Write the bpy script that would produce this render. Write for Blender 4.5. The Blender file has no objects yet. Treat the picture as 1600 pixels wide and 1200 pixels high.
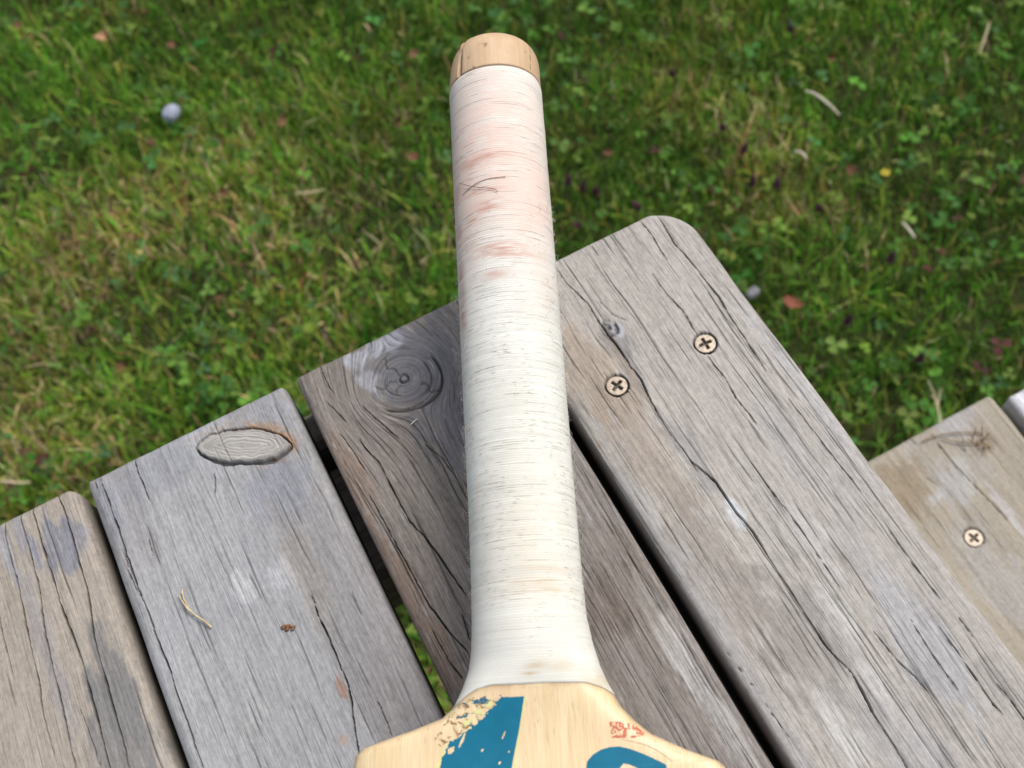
import bpy, math, random
import numpy as np
from mathutils import Matrix, Vector

random.seed(7)
RNG = np.random.default_rng(7)
SC = bpy.context.scene
COL = SC.collection

# ------------------------------------------------------------------ camera
TABLE_Z = 0.74                      # top of the table above the lawn
CAM_POS = np.array([0.0, 0.0, TABLE_Z + 0.38])
CAM_ROT = np.array([[0.8831612, -0.44944592, 0.13425594],      # columns: right, down, forward
                    [-0.46046704, -0.7761306, 0.4308032],
                    [-0.0894226, -0.44228911, -0.89240346]])
FPX = 1686.1                        # focal length in pixels of a 1600 px wide frame
cam = bpy.data.cameras.new('camera')
cam_o = bpy.data.objects.new('camera', cam)
COL.objects.link(cam_o)
r, dn, fw = CAM_ROT[:, 0], CAM_ROT[:, 1], CAM_ROT[:, 2]
cam_o.matrix_world = Matrix(((r[0], -dn[0], -fw[0], CAM_POS[0]), (r[1], -dn[1], -fw[1], CAM_POS[1]),
                             (r[2], -dn[2], -fw[2], CAM_POS[2]), (0, 0, 0, 1)))
cam.sensor_width = 36.0
cam.lens = FPX / 1600 * 36
cam.clip_start = 0.01
cam.clip_end = 500
cam.dof.use_dof = True
cam.dof.focus_distance = 0.385
cam.dof.aperture_fstop = 14.0
SC.camera = cam_o

# ------------------------------------------------------------------ light
SUN_ELEV, SUN_AZ = math.radians(60), math.radians(14)          # azimuth measured from +x towards +y
world = bpy.data.worlds.new('World')
SC.world = world
world.use_nodes = True
wn = world.node_tree
sky = wn.nodes.new('ShaderNodeTexSky')
sky.sky_type = 'NISHITA'
sky.sun_disc = False
sky.sun_elevation = SUN_ELEV
sky.sun_rotation = math.pi / 2 - SUN_AZ
sky.air_density = 1.0
sky.dust_density = 4.0
sky.ozone_density = 1.0
bg = wn.nodes['Background']
bg.inputs['Strength'].default_value = 0.12
hz = wn.nodes.new('ShaderNodeHueSaturation')           # thin even cloud: a paler, less blue sky
hz.inputs['Saturation'].default_value = 0.5
wn.links.new(sky.outputs[0], hz.inputs['Color'])
wn.links.new(hz.outputs[0], bg.inputs[0])
sun = bpy.data.lights.new('sun', 'SUN')
sun.energy = 1.5
sun.angle = math.radians(24)
sun.color = (1.0, 0.965, 0.92)
sun_o = bpy.data.objects.new('sun', sun)
COL.objects.link(sun_o)
sd = Vector((math.cos(SUN_ELEV) * math.cos(SUN_AZ), math.cos(SUN_ELEV) * math.sin(SUN_AZ), math.sin(SUN_ELEV)))
sun_o.rotation_euler = sd.to_track_quat('Z', 'Y').to_euler()
SC.view_settings.view_transform = 'Standard'
SC.view_settings.look = 'None'
SC.view_settings.exposure = 0.55
SC.view_settings.gamma = 1
SC.view_settings.use_curve_mapping = False
SC.cycles.max_bounces = 6
SC.cycles.use_denoising = True

# ------------------------------------------------------------------ helpers
def ray(px, py):
    return CAM_ROT @ np.array([(px - 800) / FPX, (py - 600) / FPX, 1.0])

def at(px, py, z):
    """the point of the level z that the photograph shows at pixel px, py"""
    d = ray(px, py)
    return CAM_POS + d * ((z - CAM_POS[2]) / d[2])

def srgb(r, g, b):
    return tuple(((c / 255) / 12.92 if c <= 10 else ((c / 255 + 0.055) / 1.055) ** 2.4) for c in (r, g, b))

def hsh(ix, iy, seed):
    h = (ix.astype(np.int64) * 374761393 + iy.astype(np.int64) * 668265263 + seed * 974634777) & 0x7fffffff
    h = ((h ^ (h >> 13)) * 1274126177) & 0x7fffffff
    h = ((h ^ (h >> 15)) * 2246822519) & 0x7fffffff
    return ((h ^ (h >> 16)) & 0xffff) / 65535.0

def noise(x, y, seed=0):
    """smooth value noise, 0..1"""
    x0 = np.floor(x); y0 = np.floor(y)
    fx = x - x0; fy = y - y0
    fx = fx * fx * fx * (fx * (fx * 6 - 15) + 10); fy = fy * fy * fy * (fy * (fy * 6 - 15) + 10)
    a = hsh(x0, y0, seed); b = hsh(x0 + 1, y0, seed); c = hsh(x0, y0 + 1, seed); d = hsh(x0 + 1, y0 + 1, seed)
    return (a * (1 - fx) + b * fx) * (1 - fy) + (c * (1 - fx) + d * fx) * fy

def fbm(x, y, seed=0, n=4):
    s = 0; w = 0; a = 1.0
    for i in range(n):
        s = s + a * noise(x * 2 ** i, y * 2 ** i, seed + 17 * i); w += a; a *= 0.55
    return s / w

def smooth(a, b, x):
    t = np.clip((x - a) / (b - a), 0, 1)
    return t * t * (3 - 2 * t)

def mesh_np(name, V, F, mat=None, parent=None, smooth_shade=True, attrs=None):
    """one mesh object from numpy arrays; F is an (n,3|4) array or a list of them"""
    me = bpy.data.meshes.new(name)
    Fs = F if isinstance(F, list) else [F]
    V = np.asarray(V, dtype=np.float32)
    me.vertices.add(len(V)); me.vertices.foreach_set('co', V.ravel())
    loops = np.concatenate([np.asarray(f).ravel() for f in Fs]).astype(np.int32)
    sizes = np.concatenate([np.full(len(f), np.asarray(f).shape[1]) for f in Fs if len(f)]).astype(np.int32)
    starts = np.concatenate([[0], np.cumsum(sizes)[:-1]]).astype(np.int32)
    me.loops.add(len(loops)); me.loops.foreach_set('vertex_index', loops)
    me.polygons.add(len(sizes))
    me.polygons.foreach_set('loop_start', starts)
    me.update(calc_edges=True)
    me.polygons.foreach_set('use_smooth', np.full(len(sizes), smooth_shade))
    for k, (typ, arr) in (attrs or {}).items():
        arr = np.asarray(arr, dtype=np.float32)
        at_ = me.attributes.new(k, typ, 'POINT')
        key = {'FLOAT': 'value', 'FLOAT_VECTOR': 'vector', 'FLOAT_COLOR': 'color'}[typ]
        if typ == 'FLOAT_COLOR' and arr.shape[1] == 3:
            arr = np.c_[arr, np.ones(len(arr), dtype=np.float32)]
        at_.data.foreach_set(key, np.ascontiguousarray(arr, dtype=np.float32).ravel())
    me.validate()
    if mat: me.materials.append(mat)
    o = bpy.data.objects.new(name, me)
    COL.objects.link(o)
    if parent: o.parent = parent
    return o

def grid_faces(nr, nc, wrap=False):
    i = np.arange(nr - 1)[:, None]; j = np.arange(nc if wrap else nc - 1)[None, :]
    j2 = (j + 1) % nc
    return np.stack([i * nc + j + 0 * j2, i * nc + j2, (i + 1) * nc + j2, (i + 1) * nc + j], -1).reshape(-1, 4)

def tag(o, label, cat=None, group=None, kind=None):
    if label: o['label'] = label
    if cat: o['category'] = cat
    if group: o['group'] = group
    if kind: o['kind'] = kind
    return o

def thing(name, label, cat, loc=(0, 0, 0), group=None):
    o = bpy.data.objects.new(name, None)
    COL.objects.link(o); o.location = loc; o.empty_display_size = 0.05
    return tag(o, label, cat, group)

def put(o, loc):
    """moves the origin of a mesh object to loc, shape staying where it is"""
    o.data.transform(Matrix.Translation(-Vector(loc))); o.location = loc
    return o

# ------------------------------------------------------------------ materials
class NT:
    def __init__(self, name):
        self.m = bpy.data.materials.new(name); self.m.use_nodes = True
        self.t = self.m.node_tree; self.b = self.t.nodes['Principled BSDF']
    def n(self, typ, **kw):
        nd = self.t.nodes.new(typ)
        for k, v in kw.items():
            if k.startswith('i_'):
                key = k[2:]; key = int(key) if key.isdigit() else key.replace('_', ' ')
                if isinstance(v, bpy.types.NodeSocket): self.t.links.new(v, nd.inputs[key])
                else: nd.inputs[key].default_value = v
            else: setattr(nd, k, v)
        return nd
    def attr(self, name): return self.n('ShaderNodeAttribute', attribute_name=name)
    def math(self, op, a, b=0.0, c=0.0):
        return self.n('ShaderNodeMath', operation=op, i_0=a, i_1=b, i_2=c).outputs[0]
    def vmul(self, v, s):
        return self.n('ShaderNodeVectorMath', operation='MULTIPLY', i_0=v, i_1=s).outputs[0]
    def noise(self, v, scale=1, detail=3, rough=0.55):
        return self.n('ShaderNodeTexNoise', i_Vector=v, i_Scale=scale, i_Detail=detail, i_Roughness=rough).outputs[0]
    def ramp(self, v, a, b, lo=0.0, hi=1.0):
        return self.n('ShaderNodeMapRange', i_0=v, i_1=a, i_2=b, i_3=lo, i_4=hi).outputs[0]
    def mix(self, f, a, b, mode='MIX'):
        nd = self.n('ShaderNodeMix', data_type='RGBA', blend_type=mode)
        for k, v in ((0, f), (6, a), (7, b)):
            if isinstance(v, bpy.types.NodeSocket): self.t.links.new(v, nd.inputs[k])
            else: nd.inputs[k].default_value = v
        return nd.outputs[2]
    def out(self, col=None, rough=None, bump=None, strength=0.3, dist=0.001, spec=0.3):
        b = self.b; L = self.t.links
        if col is not None:
            if isinstance(col, bpy.types.NodeSocket): L.new(col, b.inputs['Base Color'])
            else: b.inputs['Base Color'].default_value = (*col, 1) if len(col) == 3 else col
        if rough is not None:
            if isinstance(rough, bpy.types.NodeSocket): L.new(rough, b.inputs['Roughness'])
            else: b.inputs['Roughness'].default_value = rough
        b.inputs['Specular IOR Level'].default_value = spec
        if bump is not None:
            bp = self.n('ShaderNodeBump', i_Strength=strength, i_Distance=dist, i_Height=bump)
            L.new(bp.outputs[0], b.inputs['Normal'])
        return self.m

def wood_material(name, streak=1.0, pores=1.0, fibre=1.0, paleness=.45):
    """weathered board: 'grain' carries (across the rings, along the board, seed) in metres, 'tint' the wood's colour"""
    t = NT(name)
    g = t.attr('grain').outputs['Vector']; tint = t.attr('tint').outputs['Color']; cr = t.attr('crack').outputs['Fac']
    broad = t.noise(t.vmul(g, (170, 5, 1)), 1, 3)
    fine = t.noise(t.vmul(g, (900, 16, 1)), 1, 4, .6)
    fib = t.noise(t.vmul(g, (2600, 110, 1)), 1, 3, .65)
    dash = t.noise(t.vmul(g, (1500, 42, 1)), 1, 2, .5)
    speck = t.noise(t.vmul(g, (700, 420, 1)), 1, 4, .7)
    v = t.math('MULTIPLY_ADD', t.ramp(broad, .3, .7, -1, 1), .16 * streak, 1.0)
    v = t.math('ADD', v, t.math('MULTIPLY', t.ramp(fine, .3, .7, -1, 1), .17 * streak))
    v = t.math('ADD', v, t.math('MULTIPLY', t.ramp(fib, .3, .7, -1, 1), .27 * fibre))
    v = t.math('ADD', v, t.math('MULTIPLY', t.ramp(speck, .3, .7, -1, 1), .17))
    pore = t.ramp(dash, .59, .68, 0, 1)
    v = t.math('MULTIPLY', v, t.math('MULTIPLY_ADD', pore, -.55 * pores, 1.0))
    comb = t.n('ShaderNodeCombineColor', i_0=v, i_1=v, i_2=v).outputs[0]
    col = t.mix(1.0, tint, comb, 'MULTIPLY')
    pale = t.ramp(t.noise(t.vmul(g, (600, 60, 1)), 1, 5, .7), .60, .72, 0, paleness)
    col = t.mix(pale, col, (.40, .39, .38, 1))
    col = t.mix(t.math('MULTIPLY', cr, .85), col, (.022, .020, .019, 1))
    h = t.math('ADD', t.math('MULTIPLY', fine, .5), t.math('MULTIPLY', fib, .45))
    h = t.math('SUBTRACT', h, t.math('MULTIPLY', pore, .5 * pores))
    return t.out(col, .82, h, .55, .0006, .22)

# ------------------------------------------------------------------ setting: ground, grass, clover
tg = NT('soil')
gp = tg.n('ShaderNodeNewGeometry').outputs['Position']
gn = tg.noise(gp, 9, 6); gn2 = tg.noise(gp, 160, 4, .7)
gc = tg.mix(tg.ramp(gn, .35, .65), (.022, .040, .010, 1), (.050, .052, .018, 1))
gc = tg.mix(tg.ramp(gn2, .5, .75), gc, (.075, .055, .028, 1))
MAT_SOIL = tg.out(gc, .95, gn2, .8, .01, .1)

rad = np.r_[np.linspace(0, 3, 40), np.geomspace(3.3, 220, 26)]
ang = np.linspace(0, 2 * np.pi, 73)[:-1]
RR, AA = np.meshgrid(rad, ang, indexing='ij')
gx = RR * np.cos(AA) + .3; gy = RR * np.sin(AA) + .7
gz = -.012 + .016 * (fbm(gx * 4, gy * 4, 3) - .5)
ground = mesh_np('ground', np.c_[gx.ravel(), gy.ravel(), gz.ravel()], grid_faces(len(rad), len(ang), True), MAT_SOIL)
tag(ground, 'lawn soil and moss under the grass', kind='structure')

def leaf_material(name, trans=.35, rough=.6, spec=.15):
    t = NT(name)
    tint = t.attr('tint').outputs['Color']
    t.out(tint, rough, spec=spec)
    tr = t.n('ShaderNodeBsdfTranslucent', i_Color=tint)
    mx = t.n('ShaderNodeMixShader', i_0=trans)
    t.t.links.new(t.b.outputs[0], mx.inputs[1]); t.t.links.new(tr.outputs[0], mx.inputs[2])
    t.t.links.new(mx.outputs[0], t.t.nodes['Material Output'].inputs[0])
    return t.m
MAT_GRASS = leaf_material('grass_blades')
MAT_CLOVER = leaf_material('clover_leaves', .3, .55, .2)

def in_view(x, y, z, m=140):
    q = (np.c_[x, y, np.full_like(x, z)] - CAM_POS) @ CAM_ROT
    u = 800 + FPX * q[:, 0] / q[:, 2]; v = 600 + FPX * q[:, 1] / q[:, 2]
    return (u > -m) & (u < 1600 + m) & (v > -m) & (v < 1200 + m)

def pick_colours(cols, idx, jitter, rng):
    c = np.array(cols)[idx] * (1 + jitter * rng.normal(0, 1, (len(idx), 1))) 
    c = c * (1 + .12 * rng.normal(0, 1, (len(idx), 3)))
    return np.clip(c, .004, .9)

def build_grass():
    rng = np.random.default_rng(11)
    n = 860000
    x = rng.uniform(-2.0, 2.1, n); y = rng.uniform(-.8, 2.7, n)
    vis = in_view(x, y, .01)
    keep = vis | (rng.random(n) < .16)
    # sparser where clover and bare thatch take over
    dens = fbm(x * 6, y * 6, 5)
    keep &= rng.random(n) < np.clip(.35 + 1.1 * (dens - .25), .25, 1)
    x = x[keep]; y = y[keep]; vis = vis[keep]; n = len(x)
    dry = fbm(x * 5 + 3, y * 5, 21) + .22 * smooth(.35, -.35, x) - .04       # drier towards the left
    L = rng.gamma(6, .0043, n) * (.75 + .6 * fbm(x * 9, y * 9, 31)); L = np.clip(L, .012, .085)
    w = rng.uniform(.0011, .0030, n); w[~vis] *= 2.2
    az = rng.uniform(0, 2 * np.pi, n) ; az = np.where(rng.random(n) < .35, 1.2 + rng.normal(0, .6, n), az)
    lean = np.clip(rng.normal(.6, .36, n), .05, 1.45)
    lean2 = np.clip(lean + rng.uniform(.1, .6, n), .1, 1.75)
    face = az + np.pi / 2 + rng.normal(0, .5, n)
    dx = np.cos(az); dy = np.sin(az); ex = np.cos(face); ey = np.sin(face)
    z0 = -.012 + .016 * (fbm(x * 4, y * 4, 3) - .5)
    V = np.zeros((n, 5, 3))
    m = .5 * L
    mx = x + dx * m * np.sin(lean); my = y + dy * m * np.sin(lean); mz = z0 + m * np.cos(lean)
    tx = mx + dx * m * np.sin(lean2); ty = my + dy * m * np.sin(lean2); tz = np.maximum(mz + m * np.cos(lean2), z0 + .002)
    for k, (cx, cy, cz, s) in enumerate(((x, y, z0 - .003, -1), (x, y, z0 - .003, 1), (mx, my, mz, 1), (mx, my, mz, -1))):
        ww = w * (.5 if k < 2 else .45)
        V[:, k, 0] = cx + s * ex * ww; V[:, k, 1] = cy + s * ey * ww; V[:, k, 2] = cz
    V[:, 4, 0] = tx; V[:, 4, 1] = ty; V[:, 4, 2] = tz
    b = np.arange(n)[:, None] * 5
    Q = b + np.array([[0, 1, 2, 3]]); T = b + np.array([[3, 2, 4]])
    cols = [(.050, .135, .014), (.092, .215, .020), (.165, .300, .034), (.225, .255, .048), (.44, .35, .19), (.18, .10, .05)]
    u = rng.random(n)
    pd = np.clip((dry - .50) * 1.2, 0.045, .5)
    idx = np.where(u < pd * .55, 4, np.where(u < pd * .75, 5, np.where(u < pd * .75 + .12 + .2 * (dry > .55), 3, np.where(u < .55, 0, np.where(u < .85, 1, 2)))))
    c = pick_colours(cols, idx, .24, rng) * (.90 + .55 * smooth(.3, .72, fbm(x * 8 + 1, y * 8, 77)) + .25 * smooth(.3, -.4, x))[:, None]
    c *= np.where(fbm(x * 11, y * 11, 79) > .55, 1, 0)[:, None] * np.array([.10, .02, 0]) + 1
    c = np.repeat(c[:, None, :], 5, 1)
    o = mesh_np('grass', V.reshape(-1, 3), [Q, T], MAT_GRASS, None, False, {'tint': ('FLOAT_COLOR', c.reshape(-1, 3))})
    tag(o, 'short mown lawn grass with yellowed and dry blades', 'grass', kind='stuff')

def build_clover():
    rng = np.random.default_rng(12)
    n = 30000
    x = rng.uniform(-1.3, 2.0, n); y = rng.uniform(-.7, 2.5, n)
    vis = in_view(x, y, .01)
    d = fbm(x * 7 + 9, y * 7 + 4, 43)
    keep = (vis | (rng.random(n) < .25)) & (rng.random(n) < np.clip((d - .40) * 2.8, .14, .75))
    x = x[keep]; y = y[keep]; n = len(x)
    h = rng.uniform(.006, .040, n)
    size = rng.uniform(.0024, .0085, n) * rng.uniform(.6, 1.2, n)
    az = rng.uniform(0, 2 * np.pi, n); tilt = rng.uniform(-1.0, 1.0, n)
    base = [(.050, .130, .016), (.085, .190, .024), (.055, .145, .034), (.140, .220, .034)]
    col = pick_colours(base, rng.integers(0, 4, n), .2, rng)
    red = rng.random(n) < .035
    col[red] = np.array([.10, .035, .03]) * rng.uniform(.6, 1.3, (red.sum(), 1))
    # a leaflet: six outline points and a centre, lightly folded
    out = np.array([(0, 0, 0), (.55, .45, .10), (1.1, .62, .12), (1.5, .32, .03), (1.42, 0, -.03), (1.5, -.32, .03), (1.1, -.62, .12), (.55, -.45, .10)])
    fan = np.array([[0, 1, 4], [1, 2, 4], [2, 3, 4], [0, 4, 7], [7, 4, 6], [6, 4, 5]])
    Vs = []; Fs = []; Cs = []; base_i = 0
    for k in range(3):
        a = az + k * 2.094 + rng.normal(0, .35, n)
        pit = tilt * np.cos(a) + rng.normal(.1, .15, n)
        lx = out[None, :, 0] * size[:, None]; ly = out[None, :, 1] * size[:, None] * 1.05; lz = out[None, :, 2] * size[:, None] + lx * np.sin(pit)[:, None]
        X = x[:, None] + lx * np.cos(a)[:, None] - ly * np.sin(a)[:, None]
        Y = y[:, None] + lx * np.sin(a)[:, None] + ly * np.cos(a)[:, None]
        Z = h[:, None] + lz
        Vs.append(np.stack([X, Y, Z], -1).reshape(-1, 3))
        Fs.append((np.arange(n)[:, None, None] * 8 + fan[None] + base_i).reshape(-1, 3)); base_i += n * 8
        Cs.append(np.repeat(col[:, None, :] * rng.uniform(.85, 1.15, (n, 1, 1)), 8, 1).reshape(-1, 3))
    o = mesh_np('clover', np.concatenate(Vs), np.concatenate(Fs), MAT_CLOVER, None, False, {'tint': ('FLOAT_COLOR', np.concatenate(Cs))})
    tag(o, 'low clover and small broad leaved weeds growing through the lawn', 'clover', kind='stuff')

build_grass()
build_clover()

# ------------------------------------------------------------------ boards
def seg_dist(px, py, pts):
    """distance to a polyline and how far along it (0..1)"""
    best = np.full(px.shape, 1e9); tt = np.zeros(px.shape)
    seg = np.linalg.norm(np.diff(pts, axis=0), axis=1); cum = np.r_[0, np.cumsum(seg)]
    for i in range(len(pts) - 1):
        a = pts[i]; b = pts[i + 1]; ab = b - a; l2 = ab @ ab
        t = np.clip(((px - a[0]) * ab[0] + (py - a[1]) * ab[1]) / l2, 0, 1)
        d = np.hypot(px - a[0] - t * ab[0], py - a[1] - t * ab[1])
        m = d < best
        best[m] = d[m]; tt[m] = ((cum[i] + t * seg[i]) / cum[-1])[m]
    return best, tt

def poly_sdf(px, py, pts):
    d, _ = seg_dist(px, py, np.vstack([pts, pts[:1]]))
    inside = np.zeros(px.shape, bool)
    j = len(pts) - 1
    for i in range(len(pts)):
        xi, yi = pts[i]; xj, yj = pts[j]
        c = ((yi > py) != (yj > py)) & (px < (xj - xi) * (py - yi) / (yj - yi + 1e-12) + xi)
        inside ^= c; j = i
    return np.where(inside, -d, d)

def board(name, parent, x0, x1, y_end, y_near, top, thick, seed, mat, tint, corner=(.002, .002), edge=.0035,
          cracks=(), knots=(), blobs=(), holes=(), hair=60, ridge=.00012, warp=.004, fine_to=None, cool=None, dx=.00026, dy=.0009,
          lens=None, hair_w=1.0):
    """a board along y: finely cut top with rounded arrises, splits, knots and screw holes, then sides and underside"""
    W = x1 - x0
    fine_to = y_near if fine_to is None else fine_to
    e = np.array([0, .15, .35, .6, .9, 1.3, 1.8, 2.4, 3.1]) * .001
    nx = int((W - .0074) / dx)
    tx = np.r_[e, np.linspace(.0037, W - .0037, nx), (W - e)[::-1]]
    Rmax = max(corner)
    y_s = np.r_[np.linspace(0, math.sqrt(.0045), 14)[:-1] ** 2, np.arange(.0045, y_end - fine_to, dy)]
    if Rmax > .01:
        y_s = np.r_[np.linspace(0, math.sqrt(.018), 60)[:-1] ** 2, np.arange(.018, y_end - fine_to, dy)]
    if fine_to > y_near: y_s = np.r_[y_s, np.linspace(y_end - fine_to, y_end - y_near, 12)[1:]]
    Y, X = np.meshgrid(y_s, tx, indexing='ij')
    # rounded plan corners: squeeze the rows near the end
    def inset(R): return np.where(Y < R, R - np.sqrt(np.maximum(R * R - (R - Y) ** 2, 0)), 0)
    lo = inset(corner[0]); hi = W - inset(corner[1])
    # distance to the outline is needed before warping the rows
    X = lo + X / W * (hi - lo)
    dl = X - lo; dr = hi - X
    dd = np.minimum(np.minimum(dl, dr), Y)
    rr = edge * (.8 + .5 * noise(Y * 60, X * 0 + (dl < dr) * 7.3, seed + 3))
    tt = np.clip(rr - dd, 0, rr)
    drop = rr - np.sqrt(np.maximum(rr * rr - tt * tt, 0))
    wx = x0 + X; wy = y_end - Y
    wy = wy - .0005 * (fbm(X * 120, X * 0, seed + 5) - .5) * (Y < .03)
    # ring coordinate
    g = X + warp * (fbm(X * 14, Y * 3.2, seed + 9, 3) - .5) * 2
    for (kx, ky, R, asp) in knots:
        ux = wx - kx; uy = (wy - ky) / asp
        r2 = ux * ux + uy * uy + 1e-9
        out_ = ux * (1 - np.minimum(R * R / r2, 1.0))
        g = np.where(r2 > R * R, g - ux + out_, np.sqrt(r2) * 1.2 + kx - x0)
    h = np.zeros_like(X)
    rid = fbm(g * 420, Y * 4, seed + 13, 3)
    h += ridge * (rid - .5) * 2 + .0004 * (fbm(X * 30, Y * 12, seed + 15, 2) - .5)
    cr = np.zeros_like(X)
    rng = np.random.default_rng(seed)
    # many short checks that follow the grain
    for i in range(hair):
        g0 = rng.uniform(0, W); ya = rng.uniform(-.02, (y_end - fine_to)); ln = rng.gamma(2, .014) + .006
        sg = rng.uniform(.00017, .00026) * hair_w; dep = rng.uniform(.0003, .0010); tone = rng.uniform(.25, .8)
        rows = np.where((y_s > ya) & (y_s < ya + ln))[0]
        if len(rows) < 3: continue
        sl = slice(rows[0], rows[-1] + 1)
        t = (Y[sl] - ya) / ln
        wob = .0006 * (noise(Y[sl] * 90, Y[sl] * 0 + i, seed + 19) - .5)
        a = np.exp(-((g[sl] - g0 - wob) / sg) ** 2) * np.minimum(1, 4 * np.minimum(t, 1 - t)) ** .7
        h[sl] -= dep * a; cr[sl] = np.maximum(cr[sl], a * tone)
    for (pts, wid, dep) in cracks:
        P = np.array(pts)
        xa, ya = P.min(0) - .004; xb, yb = P.max(0) + .004
        m = (wx > xa) & (wx < xb) & (wy > ya) & (wy < yb)
        if not m.any(): continue
        jx =   .0003 * (noise(wy[m] * 420, wx[m] * 80, seed + 29) - .5) + .0002 * (noise(wy[m] * 90, wx[m] * 0, seed + 37) - .5)
        d, t = seg_dist(wx[m] + jx, wy[m], P)
        ww = .56 * wid * (.35 + 1.1 * noise(t * 22, t * 0, seed + 31)) * np.minimum(1, 7 * np.minimum(t + .03, 1.02 - t)) ** .6
        a = np.exp(-(d / np.maximum(ww, .00008)) ** 4)
        lip = np.exp(-((d - ww * 1.9) / (ww * .9)) ** 2)
        hm = h[m]; hm -= dep * a; hm += .00016 * lip; h[m] = hm
        cm = cr[m]; cr[m] = np.maximum(cm, a)
    along = Y.copy()
    # colour
    c = np.ones(X.shape + (3,)) * np.array(tint)
    if cool is not None:
        f = smooth(.42, .62, fbm(X * 28, Y * 7, seed + 41))[..., None] * .8
        c = c * (1 - f) + np.array(cool) * f
    c *= (.91 + .18 * fbm(g * 60, Y * 9, seed + 43))[..., None]
    for (bx, by, rx, ry, bc, st) in blobs:
        q = np.sqrt(((wx - bx) / rx) ** 2 + ((wy - by) / ry) ** 2) + 1.3 * (fbm(wx * 260, wy * 110, seed + 47, 5) - .5) + .7 * (fbm(g * 900, wy * 60, seed + 49) - .5)
        f = (smooth(1.1, .55, q) * st)[..., None]
        c = c * (1 - f) + np.array(bc) * f
    # knots: rings, pith and splits between knot and board
    for (kx, ky, R, asp) in knots:
        ux = wx - kx; uy = (wy - ky) / asp
        rq = np.hypot(ux, uy); th = np.arctan2(uy, ux)
        rq = rq * (1 + .05 * np.sin(th * 3 + 1))
        for (f0, a0, a1, wd, dp) in ((1.0, -2.6, .35, .00040, .0018), (.72, -1.3, .4, .00034, .0010), (.86, .8, 2.9, .00030, .0005), (.52, 2.5, 4.2, .0003, .0005), (.12, -4, 4, .00042, .0014)):
            rb = R * f0
            tha = np.where(th < a0, th + 2 * np.pi, th)
            ang_ = smooth(a0, a0 + .25, tha) * smooth(a1, a1 - .25, tha) if a1 - a0 < 6 else 1
            a = np.exp(-((rq - rb) / wd) ** 2) * ang_
            h -= dp * a; cr = np.maximum(cr, a * (.9 if f0 in (1.0, .12) else .55))
        for (ta, r0, r1) in ((1.95, .13, .8), (-2.45, .13, .45), (3.05, .15, .75), (-.9, .4, .95)):
            dth = np.abs(np.angle(np.exp(1j * (th - ta - .12 * np.sin(rq * 900)))))
            a = np.exp(-(dth * rq / .00034) ** 2) * smooth(r0 * R, r0 * R + .001, rq) * smooth(r1 * R + .001, r1 * R, rq)
            h -= .0007 * a; cr = np.maximum(cr, a * .6)
        rings = .5 + .5 * np.sin(rq * 2 * np.pi / .0019 + 6 * fbm(ux * 200, uy * 200, seed + 51))
        inside = smooth(R * 1.02, R * .96, rq)
        h += .00003 * rings * inside
        c *= (1 - .13 * rings * inside * noise(ux * 160 + 3, uy * 160, seed + 53))[..., None]
        c *= (.88 + .24 * fbm(th * 4.0 + 20, rq * 300, seed + 57) * inside + .12 * (1 - inside))[..., None]
    if lens is not None:
        P = np.array(lens)
        xa, ya = P.min(0) - .012; xb, yb = P.max(0) + .012
        m = (wx > xa) & (wx < xb) & (wy > ya) & (wy < yb)
        s = poly_sdf(wx[m] + .0012 * (noise(wx[m] * 330, wy[m] * 330, 5) - .5), wy[m] + .0008 * (noise(wx[m] * 350, wy[m] * 600, 8) - .5), P)
        cy_, cx_ = P[:, 1].mean(), P[:, 0].mean()
        # down-picture side gapes wider and browner
        lowside = smooth(-.2, .6, ((CAM_ROT[:, 1] @ np.stack([wx[m] - cx_, wy[m] - cy_, 0 * s])) / .007))
        wd = .00030 + .0009 * lowside * noise(wx[m] * 160, wy[m] * 160, 6)
        a = np.exp(-((s - wd * .8) / wd) ** 6)
        keep_ = 1 - smooth(.004, .001, s)
        crm = cr[m]; cr[m] = crm * keep_
        hm = h[m]; hm -= .0026 * a; hm += .0003 * smooth(.0001, -.0009, s); h[m] = hm
        cr[m] = np.maximum(cr[m], a * (.80 - .25 * lowside * noise(wx[m] * 300, wy[m] * 300, 16)))
        ring = .5 + .5 * np.sin(s * 2 * np.pi / .0014 + 5 * fbm(wx[m] * 160, wy[m] * 160, 9))
        ins = smooth(.0002, -.0006, s)
        cm = c[m]
        cm = cm * (1 - ins[:, None]) + ins[:, None] * np.array(srgb(152, 149, 144)) * (.72 + .36 * ring[:, None] ** .6) * (.86 + .28 * fbm(s * 700, wx[m] * 60, 10, 2))[:, None]
        hm = h[m]; h[m] = hm + .00014 * ring * ins
        resin = smooth(.0052, .001, s) * (1 - ins) * smooth(.42, .70, fbm(wx[m] * 700, wy[m] * 700, 14) + .28 * smooth(-.3, .8, (CAM_ROT[:2, 0] @ np.stack([wx[m] - cx_, wy[m] - cy_])) / .012) - .30 * lowside)
        cm = cm * (1 - .62 * resin[:, None]) + .62 * resin[:, None] * np.array(srgb(150, 112, 62))
        c[m] = cm
        gm_ = g[m]; g[m] = np.where(s < 0, .3 + s * .8 + .0004 * noise(wx[m] * 300, wy[m] * 300, 4), gm_)       # the knot's own grain runs round it
        am_ = along[m]; along[m] = np.where(s < 0, am_ * .15 + wx[m] * .3, am_)
        h[m] += .0004 * resin * noise(wx[m] * 1500, wy[m] * 1500, 3)
    # countersunk screw holes
    for (hx, hy, hr) in holes:
        rq = np.hypot(wx - hx, wy - hy) * (1 + .05 * (noise(np.arctan2(wy - hy, wx - hx) * 3 + 9, wx * 0, seed) - .5))
        k = smooth(hr + .0006, hr + .0001, rq)
        h = h * (1 - k) - .0026 * k
        f = (smooth(hr + .0010, hr + .0001, rq) * .8)[..., None]
        c = c * (1 - f) + np.array((.05, .042, .034)) * f
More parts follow.
